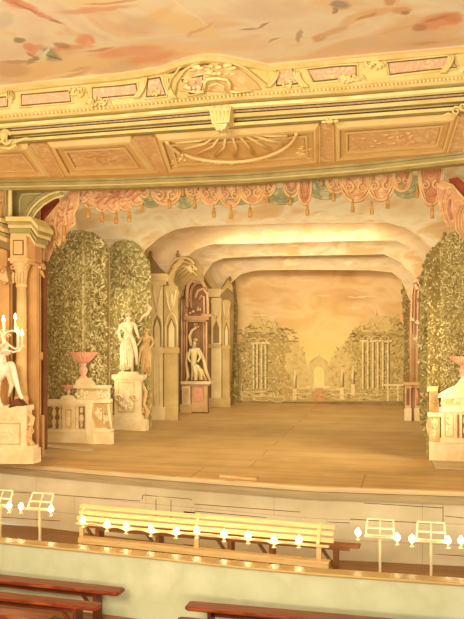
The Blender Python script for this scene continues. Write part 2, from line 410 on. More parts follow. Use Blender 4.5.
# lip timbers
mb = MB()
def sweep(mb, base, prof):
    return mb.grid([[p+Vector((0, -f, z)) for p in base] for f, z in prof])
sweep(mb, poly, [(-.02, -.01), (.04, -.01), (.05, -.04), (.05, -.085), (.0, -.1)])
struct(mb.build('trim_1', 'lip2'))
mb = MB(); sweep(mb, poly, [(-.02, -.1), (.02, -.1), (.02, -.24), (-.04, -.25)]); struct(mb.build('trim_2', 'lip'))
PZ = -1.3
mb = MB(); sweep(mb, poly, [(-.03, -.2), (-.03, PZ)]); struct(mb.build('wall_stage_front', 'pitwall'))
# seams and panels on the whitewashed stage front
def front_pt(px, py, f=.0):   # a point on the stage front wall under the lip
    q = onz(px, lipT(px), 0); Y = q.y+.03-f-.0; return at(px, py, Y)
mb = MB()
for P in ([(0, 491), (60, 495), (140, 501)], [(143, 495), (190, 499), (192, 500)], [(143, 495), (142, 500)], [(156, 499), (156, 517)], [(171, 500), (171, 518)],
          [(194, 511), (260, 517), (330, 522), (350, 523)], [(0, 517), (60, 521)], [(443, 506), (443, 524)], [(350, 519), (443, 524)], [(445, 516), (464, 518)], [(300, 545), (464, 556)], [(364, 503), (443, 508)], [(194, 504), (300, 512)]):
    mb.tube([front_pt(x, y, .002) for x, y in P], .006, 5)
struct(mb.build('trim_3', 'groove'))
for i, (a, b) in enumerate([((184, 512), (195, 513)), ((184, 545), (193, 546))]):
    mb = MB(); mb.beam(front_pt(*a, .0), front_pt(*b, .0), .03, .03)
    tag(mb.build('iron_hinge', 'darkmetal'), ['dark iron plate on the stage front, above the slatted desk', 'dark iron plate on the stage front, seen below the desk slats'][i], 'hinge')
# pit floor, parapet wall with its varnished rail
parT = lin([(0, 541), (150, 556), (232, 565), (310, 572), (464, 583)])
ZP = -.52
pf = [onz(x, parT(x), ZP) for x in range(-60, 541, 20)]
mb = MB()
mb.prism([(-9, -5, PZ), (10, -5.0, PZ), (10, -.3, PZ), (-9, -.3, PZ)][::1] if False else [Vector((p.x, p.y+.28, PZ)) for p in pf]+[Vector((10, -.3, PZ)), Vector((-9, -.3, PZ)), Vector((-9, pf[0].y+.3, PZ))], (0, 0, -.05))
struct(mb.build('pit_floor', 'pitfloor'))
mb = MB(); mb.grid([[p+Vector((0, .0, -.03)) for p in pf], [Vector((p.x, p.y, -1.7)) for p in pf]])
mb.grid([[p+Vector((0, .18, -.03)) for p in pf], [Vector((p.x, p.y+.18, -1.7)) for p in pf]])
struct(mb.build('wall_pit_parapet', 'parapet'))
mb = MB(); sweep(mb, pf, [(-.2, -.04), (-.2, 0), (.03, 0), (.045, -.015), (.03, -.035), (-.2, -.04)]); struct(mb.build('trim_4', 'rail'))
AF = -1.56
mb = MB(); mb.prism([(-9, -13.9, AF), (12, -13.9, AF), (12, -3, AF), (-9, -3, AF)], (0, 0, -.06)); struct(mb.build('floor', 'aud_floor'))
mb = MB(); sweep(mb, pf, [(0.0, -.92), (.025, -.93), (.03, -1.04)]); struct(mb.build('baseboard_pit', 'midwood'))

# lintel, soffit and great cornice above the opening
def curve(fn, z, dy=0): return [onz(x, fn(x)+dy, z) for x in XS]
mb = MB(); a = curve(lint_b, ZL0); b = [p+Vector((0, 0, ZL1-ZL0)) for p in a]
base = a
mb.use('olive')
sweep(mb, base, [(-.3, .02), (-.02, 0), (.0, 0), (.015, .02), (.0, .05)])
mb.use('gold'); sweep(mb, base, [(.0, .05), (.03, .06), (.03, .075), (.0, .085)])
mb.use('olive'); sweep(mb, base, [(.0, .085), (.0, .15), (.04, .16), (.05, .2)])
struct(mb.build('trim_5', None))
mb = MB(); lb = curve(sof_b, ZL1); lt = curve(sof_t, ZS)
mb.grid([[p+Vector((0, .6, 0)) for p in lb], lb, lt, [p+Vector((0, 0, .05)) for p in lt]])
ceil1 = struct(mb.build('ceiling_soffit', 'soffit'))
def S(q, s, v, h=0):   # q = (top left, top right, bottom left, bottom right) pixels
    xt = q[0]+(q[1]-q[0])*s; xb = q[2]+(q[3]-q[2])*s
    T = onz(xt, sof_t(xt), ZS); B = onz(xb, sof_b(xb), ZL1)
    p = T.lerp(B, v); n_ = Vector((0, -.25, -1)).normalized()
    return p+n_*h
def ring(mb, q, m0, h0, m1, h1, mv0=None, mv1=None):
    mv0 = m0 if mv0 is None else mv0; mv1 = m1 if mv1 is None else mv1
    def loop(ms, mv, h):
        L = [(s, mv) for s in [ms+(1-2*ms)*i/10 for i in range(11)]]+[(1-ms, mv+(1-2*mv)*i/4) for i in range(1, 5)]
        L += [(1-ms-(1-2*ms)*i/10, 1-mv) for i in range(1, 11)]+[(ms, 1-mv-(1-2*mv)*i/4) for i in range(1, 5)]
        return [S(q, s, v, h) for s, v in L]
    mb.grid([loop(m0, mv0, h0), loop(m1, mv1, h1)])
PAN = [(-70, 28, -20, 50), (47, 131, 65, 158), (155, 319, 168, 319), (334, 458, 335, 446), (480, 560, 464, 530)]
for i, q in enumerate(PAN):
    wpx = max(q[1]-q[0], 1); mx = 7.0/wpx
    mb = MB()
    mb.use('soffit_light'); ring(mb, q, 0, 0, mx*.5, .05, 0, .08); ring(mb, q, mx*.5, .05, mx*.8, .05, .08, .13)
    mb.use('soffit_dark'); ring(mb, q, mx*.8, .05, mx*.95, .01, .13, .15)
    mb.use('soffit'); ring(mb, q, mx*.95, .01, mx*1.7, .012, .15, .22)
    mb.use('soffit_light'); ring(mb, q, mx*1.7, .03, mx*2.0, .03, .22, .27)
    mb.use('soffit_dark'); ring(mb, q, mx*2.0, .03, mx*2.15, .0, .27, .29)
    fr = mb.build('coffer_frame', None, ceil1, normals=False)
    mb = MB(); m0 = mx*2.15
    rows = [[S(q, m0+(1-2*m0)*s/10, v, .006) for s in range(11)] for v in (.29, .71)]
    mb.grid(rows); mb.build('coffer_panel', 'rose' if i != 2 else 'soffit', ceil1, normals=False)
    if i in (1, 3):   # painted foliage scroll in the coffer
        mb = MB()
        for k in range(26):
            s_ = random.gauss(.5, .13); v_ = random.gauss(.5, .1); r_ = random.uniform(.015, .035)
            mb.ball(S(q, s_, v_, .01), (r_*1.6, r_, .012), 6, 4)
        mb.build('painted_spray', 'soffit_dark' if i == 1 else 'rose', ceil1)
# oval shell in the middle coffer
q = PAN[2]; mb = MB(); mb.use('soffit_light')
el = [S(q, .46+.40*math.cos(t), .12+.62*math.sin(t), .03) for t in [math.pi*i/24 for i in range(25)]]
mb.tube(el, .035, 6)
mb.use('soffit_dark'); mb.tube([S(q, .46+.385*math.cos(t), .10+.58*math.sin(t), .02) for t in [math.pi*i/24 for i in range(25)]], .012, 5)
mb.use('soffit_light')
for i in range(9):
    t = math.pi*(i+.5)/9
    for dd in (0,):
        mb.tube([S(q, .46+.08*math.cos(t), .03, .02), S(q, .46+.22*math.cos(t)+.02, .12+.25*math.sin(t), .035), S(q, .46+.35*math.cos(t), .1+.5*math.sin(t), .02)], [.02, .03, .045], 5)
for i in range(26):
    t = math.pi*(.15+.7*random.random()); mb.ball(S(q, .46+.39*math.cos(t), .14+.64*math.sin(t), .03), (random.uniform(.03, .06), .035, .03), 6, 4)
for k in range(16):
    for sx in (.09, .9): mb.ball(S(q, random.gauss(sx, .025), random.gauss(.66, .1), .01), (random.uniform(.03, .06), .03, .012), 6, 4)
mb.build('oval_shell', None, ceil1)
for q in [(28, 47, 50, 65), (131, 155, 158, 168), (319, 334, 319, 335), (458, 480, 446, 464)]:
    mb = MB(); mb.use('rose'); mb.grid([[S(q, s, v, .02) for s in (.1, .9)] for v in (0, .5, .95)])
    mb.use('soffit_light'); mb.grid([[S(q, s, v, h) for s, h in ((0, .0), (.03, .05), (.08, .05), (.1, .02))] for v in (0, .5, .95)])
    mb.grid([[S(q, s, v, h) for s, h in ((.9, .02), (.92, .05), (.97, .05), (1, .0))] for v in (0, .5, .95)])
    mb.build('coffer_rib', None, ceil1, normals=False)

# great cornice: lofted mouldings
cor = thing('trim_6', (0, -2.2, 6.2), kind='structure')
def cor_curve(t, dz): return [onz(x, sof_t(x)+(dent(x)-sof_t(x))*t, ZS+(ZD-ZS)*t+dz) for x in XS]
PRF = [(-.02, .1, 'olive'), (.0, 0, 'olive'), (.03, -.03, 'olive'), (.10, -.045, 'gold'), (.2, -.03, 'groove'), (.25, .03, 'gold'), (.29, .03, 'gold_light'), (.36, -.02, 'gold'), (.48, -.02, 'groove'),
       (.52, .02, 'marble'), (.58, .02, 'groove'), (.61, -.015, 'gold'), (.68, -.02, 'gold_light'), (.78, -.01, 'olive'), (.82, .01, 'gold'), (.9, -.02, 'gold_light'), (1.0, -.03, 'gold'), (1.04, .03, 'gold')]
mb = MB()
for (t0, d0, m_), (t1, d1, _) in zip(PRF, PRF[1:]):
    mb.use(m_); mb.grid([cor_curve(t0, d0), cor_curve(t1, d1)])
mb.build('moulding', None, cor, normals=False)
def FZ(px, py, f=0):     # a point on the frieze between the dentils and the crown
    t = (dent(px)-py)/(dent(px)-crown(px)); p = onz(px, py, ZD+.04+(ZC-ZD-.04)*t); p.y -= f; return p
mb = MB(); mb.use('gold')
mb.grid([[FZ(x, dent(x)+(crown(x)-dent(x))*t) for x in range(-80, 561, 5)] for t in (0, .1, .2, .5, .8, 1)])
mb.build('frieze', None, cor, normals=False)
mb = MB(); mb.use('gold_light')
xs5 = range(-80, 561, 5)
def crn(x, dy, f, dz=0): p = onz(x, crown(x)+dy, ZC+dz); p.y -= f; return p
mb.grid([[crn(x, 8, .0, -.1) for x in xs5], [crn(x, 7, .1, -.1) for x in xs5], [crn(x, 3.5, .12, -.06) for x in xs5]])
mb.use('groove'); mb.grid([[crn(x, 9, .0, -.12) for x in xs5], [crn(x, 8, .03, -.1) for x in xs5]])
mb.use('soffit_light'); mb.grid([[crn(x, 3.5, .12, -.06) for x in xs5], [crn(x, 1, .1, -.01) for x in xs5], [crn(x, -.5, .06, 0) for x in xs5], [crn(x, 0, -.2, .0) for x in xs5]])
mb.build('crown_moulding', None, cor, normals=False)
mb = MB()
for i in range(118):    # bead and leaf row along the bottom of the frieze
    x = -4+i*4.0; mb.ball(onz(x, dent(x)-1.2, ZD+.01), (.026, .03, .032), 6, 4)
tag(mb.build('leaf_bead_row', 'gold_light', cor), kind='stuff')
def fpoly(mb, P, f, th): return mb.prism([FZ(x, y, f) for x, y in P], (0, -th, 0))
def panel(P):
    mb = MB(); mb.use('marble'); fpoly(mb, P, .0, .015)
    mb.use('groove'); mb.tube([FZ(x, y, .018) for x, y in P], .014, 5, True)
    mb.use('gold_light'); cx_ = sum(a for a, b in P)/len(P); cy_ = sum(b for a, b in P)/len(P)
    mb.tube([FZ(cx_+(x-cx_)*1.05+(1 if x > cx_ else -1), cy_+(y-cy_)*1.22, .01) for x, y in P], .02, 5, True)
    return mb.build('marble_panel', None, cor)
panel([(22, 95), (45, 93), (70, 91), (71, 102), (45, 104), (22, 106)])
panel([(-30, 100), (8, 97), (8, 107), (-30, 110)])
panel([(93, 88), (120, 86), (136, 84), (138, 95), (115, 97), (93, 99)])
panel([(148, 80), (160, 78), (166, 95), (147, 97)])
panel([(182, 80), (203, 76), (203, 92), (190, 94)])
panel([(277, 70), (292, 68), (298, 84), (277, 86)])
panel([(308, 70), (335, 67), (356, 66), (356, 76), (335, 80), (314, 82)])
panel([(388, 63), (420, 60), (450, 57), (457, 68), (425, 71), (390, 75)])
class FrF:      # relief drawn on the frieze
    def sc(s, x=0): return 12.0/FPX
    def tube(s, mb, P, r, f=0, n=5, closed=False):
        k = s.sc(); rr = [q*k for q in r] if isinstance(r, list) else r*k
        return mb.tube([FZ(x, y, f+.03) for x, y in P], rr, n, closed)
    def ell(s, mb, x, y, rx, ry, d=None, f=0):
        k = s.sc(); return mb.ball(FZ(x, y, f+.03), (rx*k, (d or min(rx, ry)*.6)*k, ry*k), 8, 5)
FR = FrF()
for (x, y, wx, wy) in [(78, 93, 8, 6), (98, 103, 11, 6), (374, 66, 11, 5), (350, 80, 12, 5), (12, 97, 3, 8)]:
    mb = MB(); ornament(FR, mb, x, y, wx, wy, .03, 22, 1.7)
    for k in range(4): FR.tube(mb, [(x-wx+k*wx*.6, y+wy*.5), (x-wx+k*wx*.6+wx*.25, y-wy*.6), (x-wx+k*wx*.6+wx*.5, y+wy*.3)], [.5, 1.3, .5], .04)
    mb.build('carved_rosette', 'gold_light', cor)
for x, h in ((156, 0), (287, 0), (461, 0)):     # scroll brackets flanking marble panels
    y0 = crown(x)+9; y1 = dent(x)-5; mb = MB(); mb.use('gold_light')
    for sgn in (-1, 1):
        P = [(x+sgn*(8+9*t**2), y0+(y1-y0)*t) for t in [i/10 for i in range(11)]]
        for o_ in (0, 2.3, 4.4): FR.tube(mb, [(a+sgn*o_, b) for a, b in P], 1.2, .05-.005*o_)
    mb.use('rose'); mb.use('gold_light'); ornament(FR, mb, x+1, (y0+y1)/2+4, 6, 5, .03, 14, 1.4)
    mb.build('scroll_bracket', None, cor)
mb = MB(); mb.use('rose')       # shell cartouche in the raised middle of the frieze
fpoly(mb, [(180, 92), (186, 78), (196, 68), (212, 64), (228, 65), (243, 72), (256, 82), (262, 90), (230, 93)], .02, .03)
mb.use('gold_light')
for i in range(16): FR.ell(mb, random.uniform(192, 236), random.uniform(66, 76), random.uniform(3, 6), random.uniform(1.2, 2.4), 1.5, .05)
for i in range(12): FR.ell(mb, random.uniform(186, 206), random.uniform(82, 93), random.uniform(1.5, 3), 1.5, 1.5, .06)
mb.use('white')
for i in range(9): FR.ell(mb, random.uniform(188, 203), random.uniform(88, 94), 1.6, 1.3, 1.5, .08)
mb.use('gold'); P = [(176, 96), (178, 84), (186, 72), (198, 65), (213, 62), (230, 64), (246, 70), (258, 80), (268, 88)]; FR.tube(mb, P, 1.3, .06)
FR.tube(mb, [(170, 92), (173, 80), (182, 69), (196, 62)], 1.0, .06)
mb.build('shell_cartouche', None, cor)
mb = MB(); mb.use('gold_light')       # handle shaped scroll over the keystone
for r_ in (1.8,): FR.tube(mb, [(207, 93), (207, 86), (210, 82.5), (219, 81.5), (229, 83), (232, 87), (232, 93)], r_, .12)
FR.tube(mb, [(212, 94), (212, 89), (219, 86.5), (226, 89), (227, 94)], 1.0, .12)
for sgn in (-1, 1): FR.tube(mb, [(219+sgn*13, 94), (219+sgn*20, 95), (219+sgn*34, 93)], [1.8, 1.5, .6], .1)
mb.build('keystone_scroll', None, cor)
FK = Flat(at(220, 110, 0).y-2.75, False)
def keyp(x0, y0, x1, y1, th, f): return FK.rect(mb, x0, y0, x1, y1, th, f)
Y0 = onz(220, 129, ZS).y
FK = Flat(Y0-.42, False)
mb = MB(); mb.use('gold_light')
FK.poly(mb, [(209, 108), (231, 106), (229, 122), (212, 124)], .3, -.3)
FK.poly(mb, [(213, 124), (227, 123), (224, 129), (216, 130)], .18, -.2)
for x in (212, 216, 220, 224, 228): FK.tube(mb, [(x, 111), (x*.8+220*.2, 121)], .8, .0)
for x in (212, 220, 228): FK.ell(mb, x, 108.5, 3, 3.2, 3, -.02)
ornament(FK, mb, 220, 128, 5, 3, .0, 10, 1.2)
mb.build('keystone', None, cor)
FK = Flat(onz(331, 121, ZS).y-.1, False)
mb = MB(); FK.ell(mb, 330, 121.5, 4, 2.4, 2.5); FK.ell(mb, 324, 122, 3, 1.6, 1.5); FK.ell(mb, 336, 121, 3, 1.6, 1.5); FK.ell(mb, 327.5, 120, 2, 2, 2, .03); mb.build('carved_boss', 'gold', cor)
FK = Flat(onz(6, 145, ZS).y-.15, False)
mb = MB()
scroll(FK, mb, 6, 136, 6, .05, 1.3, .28); scroll(FK, mb, 8, 141, 5, .08, 1, .3, -1); FK.ell(mb, 5, 136, 4, 5, 3, .05)
FK.tube(mb, [(12, 144), (19, 141), (27, 139), (36, 140)], [2.2, 1.8, 1.4, .6], .03); FK.tube(mb, [(0, 148), (10, 149), (17, 145)], 1.6, .02)
mb.build('carved_scroll', 'gold', cor)
FK = Flat(onz(455, 112, ZS).y-.15, False); mb = MB()
scroll(FK, mb, 456, 112, 5, .05, 1.3, .28); scroll(FK, mb, 463, 108, 5, .08, 1, .3, -1); FK.tube(mb, [(442, 117), (448, 114), (454, 116)], 1.3, .03)
mb.build('carved_scroll', 'gold', cor)

# painted auditorium ceiling, its edge follows the crown
mb = MB()
ed = [crn(x, 0, .1, .005) for x in xs5]
mb.grid([ed, [Vector((p.x, -13.9, ZC+.005)) for p in ed]])
clg = struct(mb.build('ceiling', 'fresco', normals=False))
BL = [  # x, y, rx, ry, tilt, colour, strength
 (60, 68, 60, 12, 8, (240, 204, 140), .8), (10, 70, 22, 9, 0, (214, 168, 110), .8), (75, 74, 18, 5, 20, (208, 158, 104), .7), (95, 0, 40, 12, 0, (240, 206, 140), .9), (95, 10, 45, 3, 4, (222, 150, 100), .8),
 (185, 25, 45, 10, -20, (240, 204, 136), .9), (150, 20, 30, 6, 30, (236, 196, 126), .8), (140, 26, 22, 10, 0, (216, 180, 140), .5), (180, 48, 50, 7, -6, (240, 200, 134), .8), (170, 60, 46, 7, 5, (232, 178, 118), .7),
 (128, 52, 40, 6, 6, (232, 152, 98), .8), (85, 40, 10, 7, 0, (230, 148, 96), .9), (65, 49, 30, 3, 5, (226, 150, 98), .8), (150, 58, 30, 6, 10, (230, 146, 92), .7), (35, 50, 9, 5, 20, (228, 150, 106), .95), (28, 47, 6, 4, 0, (222, 132, 90), .8),
 (50, 55, 13, 7, -20, (158, 152, 108), .95), (34, 60, 10, 4, 30, (150, 140, 92), .9), (42, 56, 5, 8, 30, (236, 216, 170), .9), (20, 41, 7, 3, 0, (146, 134, 84), .95), (62, 46, 10, 3, -15, (166, 122, 72), .8),
 (20, 4, 26, 5, -22, (224, 146, 100), .95), (8, -2, 14, 4, -20, (210, 128, 84), .9), (42, 15, 14, 3, -22, (216, 140, 92), .9), (57, 22, 9, 1.5, -18, (176, 116, 70), .9), (4, 20, 10, 10, 0, (206, 186, 160), .6),
 (352, 20, 18, 5, 25, (232, 186, 120), .9), (380, 12, 24, 3.5, 8, (226, 178, 110), .95), (390, 2, 7, 4, 30, (206, 146, 88), .95), (402, 11, 11, 4, 0, (214, 158, 100), .95), (404, 13, 6, 2, 0, (170, 118, 70), .8),
 (319, 38, 9, 4, 25, (216, 160, 100), .95), (333, 32, 20, 3, 15, (222, 172, 108), .9), (341, 5, 11, 5, 0, (156, 130, 100), .9), (335, 11, 4, 3, 0, (140, 110, 86), .8), (440, 22, 26, 9, 10, (226, 152, 96), .95), (420, 28, 10, 4, 0, (196, 126, 76), .9), (452, 18, 14, 6, 0, (216, 128, 78), .7),
 (397, 30, 20, 1.6, 14, (230, 180, 110), .95), (386, 38, 8, 1.8, -30, (236, 196, 130), .9), (425, 44, 18, 1.4, 6, (176, 138, 96), .8), (248, 30, 10, 1.4, 0, (176, 140, 96), .9), (262, 27, 9, 1.4, 30, (170, 134, 90), .9), (274, 41, 7, 1.2, 20, (170, 134, 90), .8), (298, 37, 3, 8, -20, (176, 146, 112), .8),
 (46, 53, 2.2, 7, -35, (244, 230, 190), .9), (54, 58, 9, 1.6, -25, (120, 116, 76), .9), (40, 60, 8, 1.4, 20, (232, 216, 160), .9), (30, 55, 8, 1.4, -30, (190, 100, 66), .8), (88, 44, 3, 6, 10, (240, 180, 130), .8), (100, 50, 16, 1.6, 10, (206, 126, 80), .8),
 (26, 8, 18, 1.4, -26, (186, 104, 64), .8), (12, 7, 12, 1.4, -20, (240, 190, 140), .8), (366, 17, 14, 1.6, 20, (196, 138, 80), .85), (356, 24, 12, 1.6, 28, (244, 210, 150), .85), (436, 20, 14, 1.8, 14, (200, 122, 70), .85), (448, 27, 12, 1.8, 5, (242, 186, 126), .85), (396, 3, 4, 2, 50, (236, 190, 130), .8), (186, 10, 30, 2, -35, (250, 222, 160), .8), (200, 30, 18, 2, 30, (222, 170, 110), .8), (112, 3, 30, 1.5, 4, (206, 140, 90), .8), (60, 76, 30, 2, 12, (250, 220, 160), .8), (16, 62, 18, 2.4, 0, (196, 144, 92), .8),
 (300, 62, 60, 6, 3, (224, 184, 134), .6), (240, 45, 40, 8, 0, (232, 196, 146), .6), (440, 44, 50, 6, 4, (216, 170, 120), .5), (270, 10, 50, 12, 0, (218, 180, 140), .5)]
def fresco_blobs(o, m):
    nt = m.node_tree; b = nt.nodes['Principled BSDF']; cur = b.inputs['Base Color'].links[0].from_socket
    tc = nt.nodes.new('ShaderNodeTexCoord'); nz = nt.nodes.new('ShaderNodeTexNoise'); nz.inputs['Scale'].default_value = 3.2; nz.inputs['Detail'].default_value = 6
    nt.links.new(tc.outputs['Object'], nz.inputs['Vector'])
    sc_ = nt.nodes.new('ShaderNodeVectorMath'); sc_.operation = 'MULTIPLY_ADD'; sc_.inputs[1].default_value = (.22, .22, 0); sc_.inputs[2].default_value = (-.11, -.11, 0)
    nt.links.new(nz.outputs['Color'], sc_.inputs[0]); ad = nt.nodes.new('ShaderNodeVectorMath'); nt.links.new(tc.outputs['Object'], ad.inputs[0]); nt.links.new(sc_.outputs[0], ad.inputs[1])
    for (x, y, rx, ry, tl, col_, k) in BL:
        ta = math.radians(tl); c = onz(x, y, ZC)-o.location
        u = onz(x+rx*math.cos(ta), y-rx*math.sin(ta), ZC)-o.location-c; v = onz(x+ry*math.sin(ta), y+ry*math.cos(ta), ZC)-o.location-c
        # coordinates along the two painted axes: solve p = a u + b v
        D = u.x*v.y-u.y*v.x; rows_ = ((v.y/D, -v.x/D), (-u.y/D, u.x/D))
        sb = nt.nodes.new('ShaderNodeVectorMath'); sb.operation = 'SUBTRACT'; sb.inputs[1].default_value = (c.x, c.y, 0); nt.links.new(ad.outputs[0], sb.inputs[0])
        cx_ = nt.nodes.new('ShaderNodeCombineXYZ')
        for q in (0, 1):
            dp = nt.nodes.new('ShaderNodeVectorMath'); dp.operation = 'DOT_PRODUCT'; dp.inputs[1].default_value = (rows_[q][0], rows_[q][1], 0)
            nt.links.new(sb.outputs[0], dp.inputs[0]); nt.links.new(dp.outputs['Value'], cx_.inputs[q])
        ln = nt.nodes.new('ShaderNodeVectorMath'); ln.operation = 'LENGTH'; nt.links.new(cx_.outputs[0], ln.inputs[0])
        mr = nt.nodes.new('ShaderNodeMapRange'); mr.interpolation_type = 'SMOOTHSTEP'; mr.inputs[1].default_value = 1.15; mr.inputs[2].default_value = .55; mr.inputs[3].default_value = 0; mr.inputs[4].default_value = k
        nt.links.new(ln.outputs['Value'], mr.inputs[0])
        mx = nt.nodes.new('ShaderNodeMix'); mx.data_type = 'RGBA'; nt.links.new(mr.outputs[0], mx.inputs[0]); nt.links.new(cur, mx.inputs[6]); mx.inputs[7].default_value = rgb([min(255, c_*.82+46) for c_ in col_]); cur = mx.outputs[2]
    nt.links.new(cur, b.inputs['Base Color'])
fresco_blobs(clg, M['fresco'])

# proscenium sides
XWL = at(36, 300, .25).x
def wallq(name, pts, m): mb = MB(); mb.prism(pts[0], pts[1]); return struct(mb.build(name, m))
mb = MB(); mb.use('wallpaint'); mb.prism([(-8.9, .25, -1), (XWL, .25, -1), (XWL, .25, 5.9), (-8.9, .25, 5.9)], (0, .2, 0)); struct(mb.build('wall_proscenium_left', None))
mb = MB(); mb.prism([(4.45, .25, -1), (9, .25, -1), (9, .25, 5.9), (4.45, .25, 5.9)], (0, .2, 0)); struct(mb.build('wall_proscenium_right', 'wallpaint'))
xl = at(-34, 300, -.3)
mb = MB(); mb.prism([(xl.x-.25, -.1, -1.5), (xl.x-.3, -7, -1.5), (xl.x-.3, -7, 7.1), (xl.x-.25, -.1, 7.1)], (-.15, 0, 0)); struct(mb.build('wall_left', 'wallpaint'))
# spandrel panel and the curved arch bracket
F0 = Flat(.12, False)
mb = MB(); mb.use('olive')
F0.poly(mb, [(10, 178), (84, 177), (84, 188), (75, 189), (62, 192), (50, 198), (40, 206), (32, 216), (30, 224), (10, 224)], .08)
sp = struct(mb.build('trim_7', None))
F1 = Flat(.02, False); mb = MB()
arcp = [(24, 224), (25, 215), (30, 206), (38, 198), (48, 192), (58, 189), (70, 187)]
mb.use('olive'); F1.tube(mb, arcp, 2.2, .0); mb.use('gold_light'); F1.tube(mb, [(x+2.8, y+2.6) for x, y in arcp], 1.3, .04)
mb.use('olive'); F1.tube(mb, [(x+5, y+4.8) for x, y in arcp[:-1]], 1.7, .03); mb.use('gold'); F1.tube(mb, [(x+7, y+6.8) for x, y in arcp[:-1]], 1, .05)
mb.use('gold'); F1.tube(mb, [(15, 187), (50, 186)], 1, .0); F1.tube(mb, [(19, 224), (19, 200), (22, 194), (45, 193)], .7, -.02)
mb.build('arch_moulding', None, sp)
mb = MB(); ornament(F1, mb, 58, 188, 9, 6, .08, 14, 2.2); F1.ell(mb, 60, 183, 4, 3, 3, .1); mb.build('carved_cluster', 'gold', sp)

# side pier of the opening
def lathe_px(F, mb, px, prof, f=0, n=16, sy=1.0):
    """prof in px: (radius, y)"""
    k = F.sc(px); c = F.p(px, prof[0][1], f)
    return mb.lathe((c.x, c.y, 0), [(r*k, F.p(px, y, f).z) for r, y in prof], n, sy)
FC = Flat(-.35, False)
def zz(F, y, px=20): return F.p(px, y).z
col = thing('fluted_column', FC.p(24, 463), 'pale ochre painted column with carved capital left of the stage opening', 'column')
mb = MB(); lathe_px(FC, mb, 24, [(5.6, 395), (4.7, 380), (4.5, 330), (4.2, 288)], .1)
for i in range(7): a = math.pi*i/6; mb.tube([FC.p(24-4.3*math.cos(a), 290, .1+.055*math.sin(a)), FC.p(24-4.8*math.cos(a), 392, .1+.06*math.sin(a))], .008, 5)
mb.build('shaft', 'pilaster_light', col)
mb = MB(); lathe_px(FC, mb, 24, [(7.5, 463), (7.5, 420), (7, 410), (6, 402), (6.4, 398), (5.2, 394)], .1); mb.build('base', 'pilaster_light', col)
mb = MB(); mb.use('pilaster_light'); lathe_px(FC, mb, 24, [(4.6, 288), (5.2, 286), (4.4, 284), (5.4, 274), (7.4, 266), (8.2, 263)], .1); FC.rect(mb, 15.5, 261, 32.5, 264.5, .34, -.12)
for s in (-1, 1): scroll(FC, mb, 24+s*6, 268, 3, .22, 1.2, .3, s, 90)
for x in (19, 22, 25, 28): FC.tube(mb, [(x, 284), (x-.4, 277), (x+.6, 273), (x+1.4, 275)], [1, 1.3, 1, .5], .22)
FC.ell(mb, 24, 266, 2, 2, 1.5, .25)
mb.build('capital', None, col)
# pier behind and its entablature
pier = thing('entablature_pier', FC.p(24, 463, -.1), 'ochre painted pier with stepped cornice block behind the pale column', 'pier')
mb = MB(); FC.rect(mb, 13.5, 262, 33.5, 463, .12, -.24); mb.build('pilaster', 'pilaster', pier)
mb = MB(); mb.use('pilaster_light'); FC.rect(mb, 14, 237, 30, 262, .3, -.15); mb.use('pilaster'); FC.poly(mb, [(30, 237), (36, 240), (36, 262), (30, 262)], .3, -.25)
mb.use('pilaster_light'); FC.rect(mb, 13, 259, 33, 262, .4, -.2)
mb.use('groove'); FC.rect(mb, 17, 241, 27.5, 256, .01, .15)
mb.use('pilaster_light'); FC.rect(mb, 18, 242, 26.5, 255, .012, .155)
mb.build('frieze_block', None, pier)
mb = MB()
for i, (y0, y1, e, m_) in enumerate([(234, 237.5, 1, 'gold'), (229.5, 234, 3, 'olive'), (226, 229.5, 5, 'gold'), (223.5, 226, 6, 'olive'), (219, 223.5, 7, 'gold')]):
    mb.use(m_); FC.poly(mb, [(13.2, y0), (31+e, y0), (36+e*1.3, y0+9), (36+e*1.3, y1+9), (31+e, y1), (13.2, y1)], .45+.05*i, -.35)
mb.build('cornice', None, pier)
# narrow jamb and dark brown post
FJ = Flat(.05, False)
jamb = thing('stage_jamb', FJ.p(40, 445), 'narrow orange ochre jamb with ledge block beside the dark brown post', 'pier')
mb = MB(); FJ.rect(mb, 33, 258, 41.2, 455, .05, .0); mb.build('shaft', 'pilaster', jamb)
mb = MB(); FJ.rect(mb, 34.5, 270, 37.5, 350, .03, .05); FJ.rect(mb, 33.5, 290, 40, 291.5, .03, .05); FJ.rect(mb, 33.5, 307, 40, 308, .03, .05); FJ.rect(mb, 33.5, 324, 40.5, 327, .04, .05); FJ.rect(mb, 34, 364, 38, 414, .03, .05); mb.build('raised_strip', 'pilaster_light', jamb)
mb = MB(); FJ.poly(mb, [(31, 351), (44, 352), (44, 359), (41, 362), (31, 359)], .1, .04); mb.build('ledge_block', 'pilaster', jamb)
mb = MB(); FJ.rect(mb, 36, 415, 44.5, 455, .09, .0); mb.build('plinth', 'pilaster', jamb)
mb = MB(); ornament(FJ, mb, 27, 362, 4, 9, .3, 14, 1.3); ornament(FJ, mb, 28, 380, 2.5, 9, .3, 8, 1.0); mb.build('carved_drop', 'pilaster_light', jamb)
FB = Flat(.35, True)
post = thing('brown_post', FB.p(44, 446), 'dark red brown post edging the left side of the stage', 'post')
mb = MB(); FB.rect(mb, 40.5, 262, 47.5, 449, .18, 0); mb.build('shaft', 'brown', post)
mb = MB(); mb.use('soffit_dark'); FB.tube(mb, [(36, 272), (38, 267), (44, 264), (50, 267), (53, 271)], [1.5, 3, 3.2, 3, 1.6], .36); FB.tube(mb, [(40, 273), (45, 271), (50, 274), (53, 279)], [2, 2.6, 2.2, .8], .38); mb.use('soffit'); FB.tube(mb, [(37, 270), (43, 267.5), (52, 270)], 1, .48)
mb.build('leaf_capital', None, post)
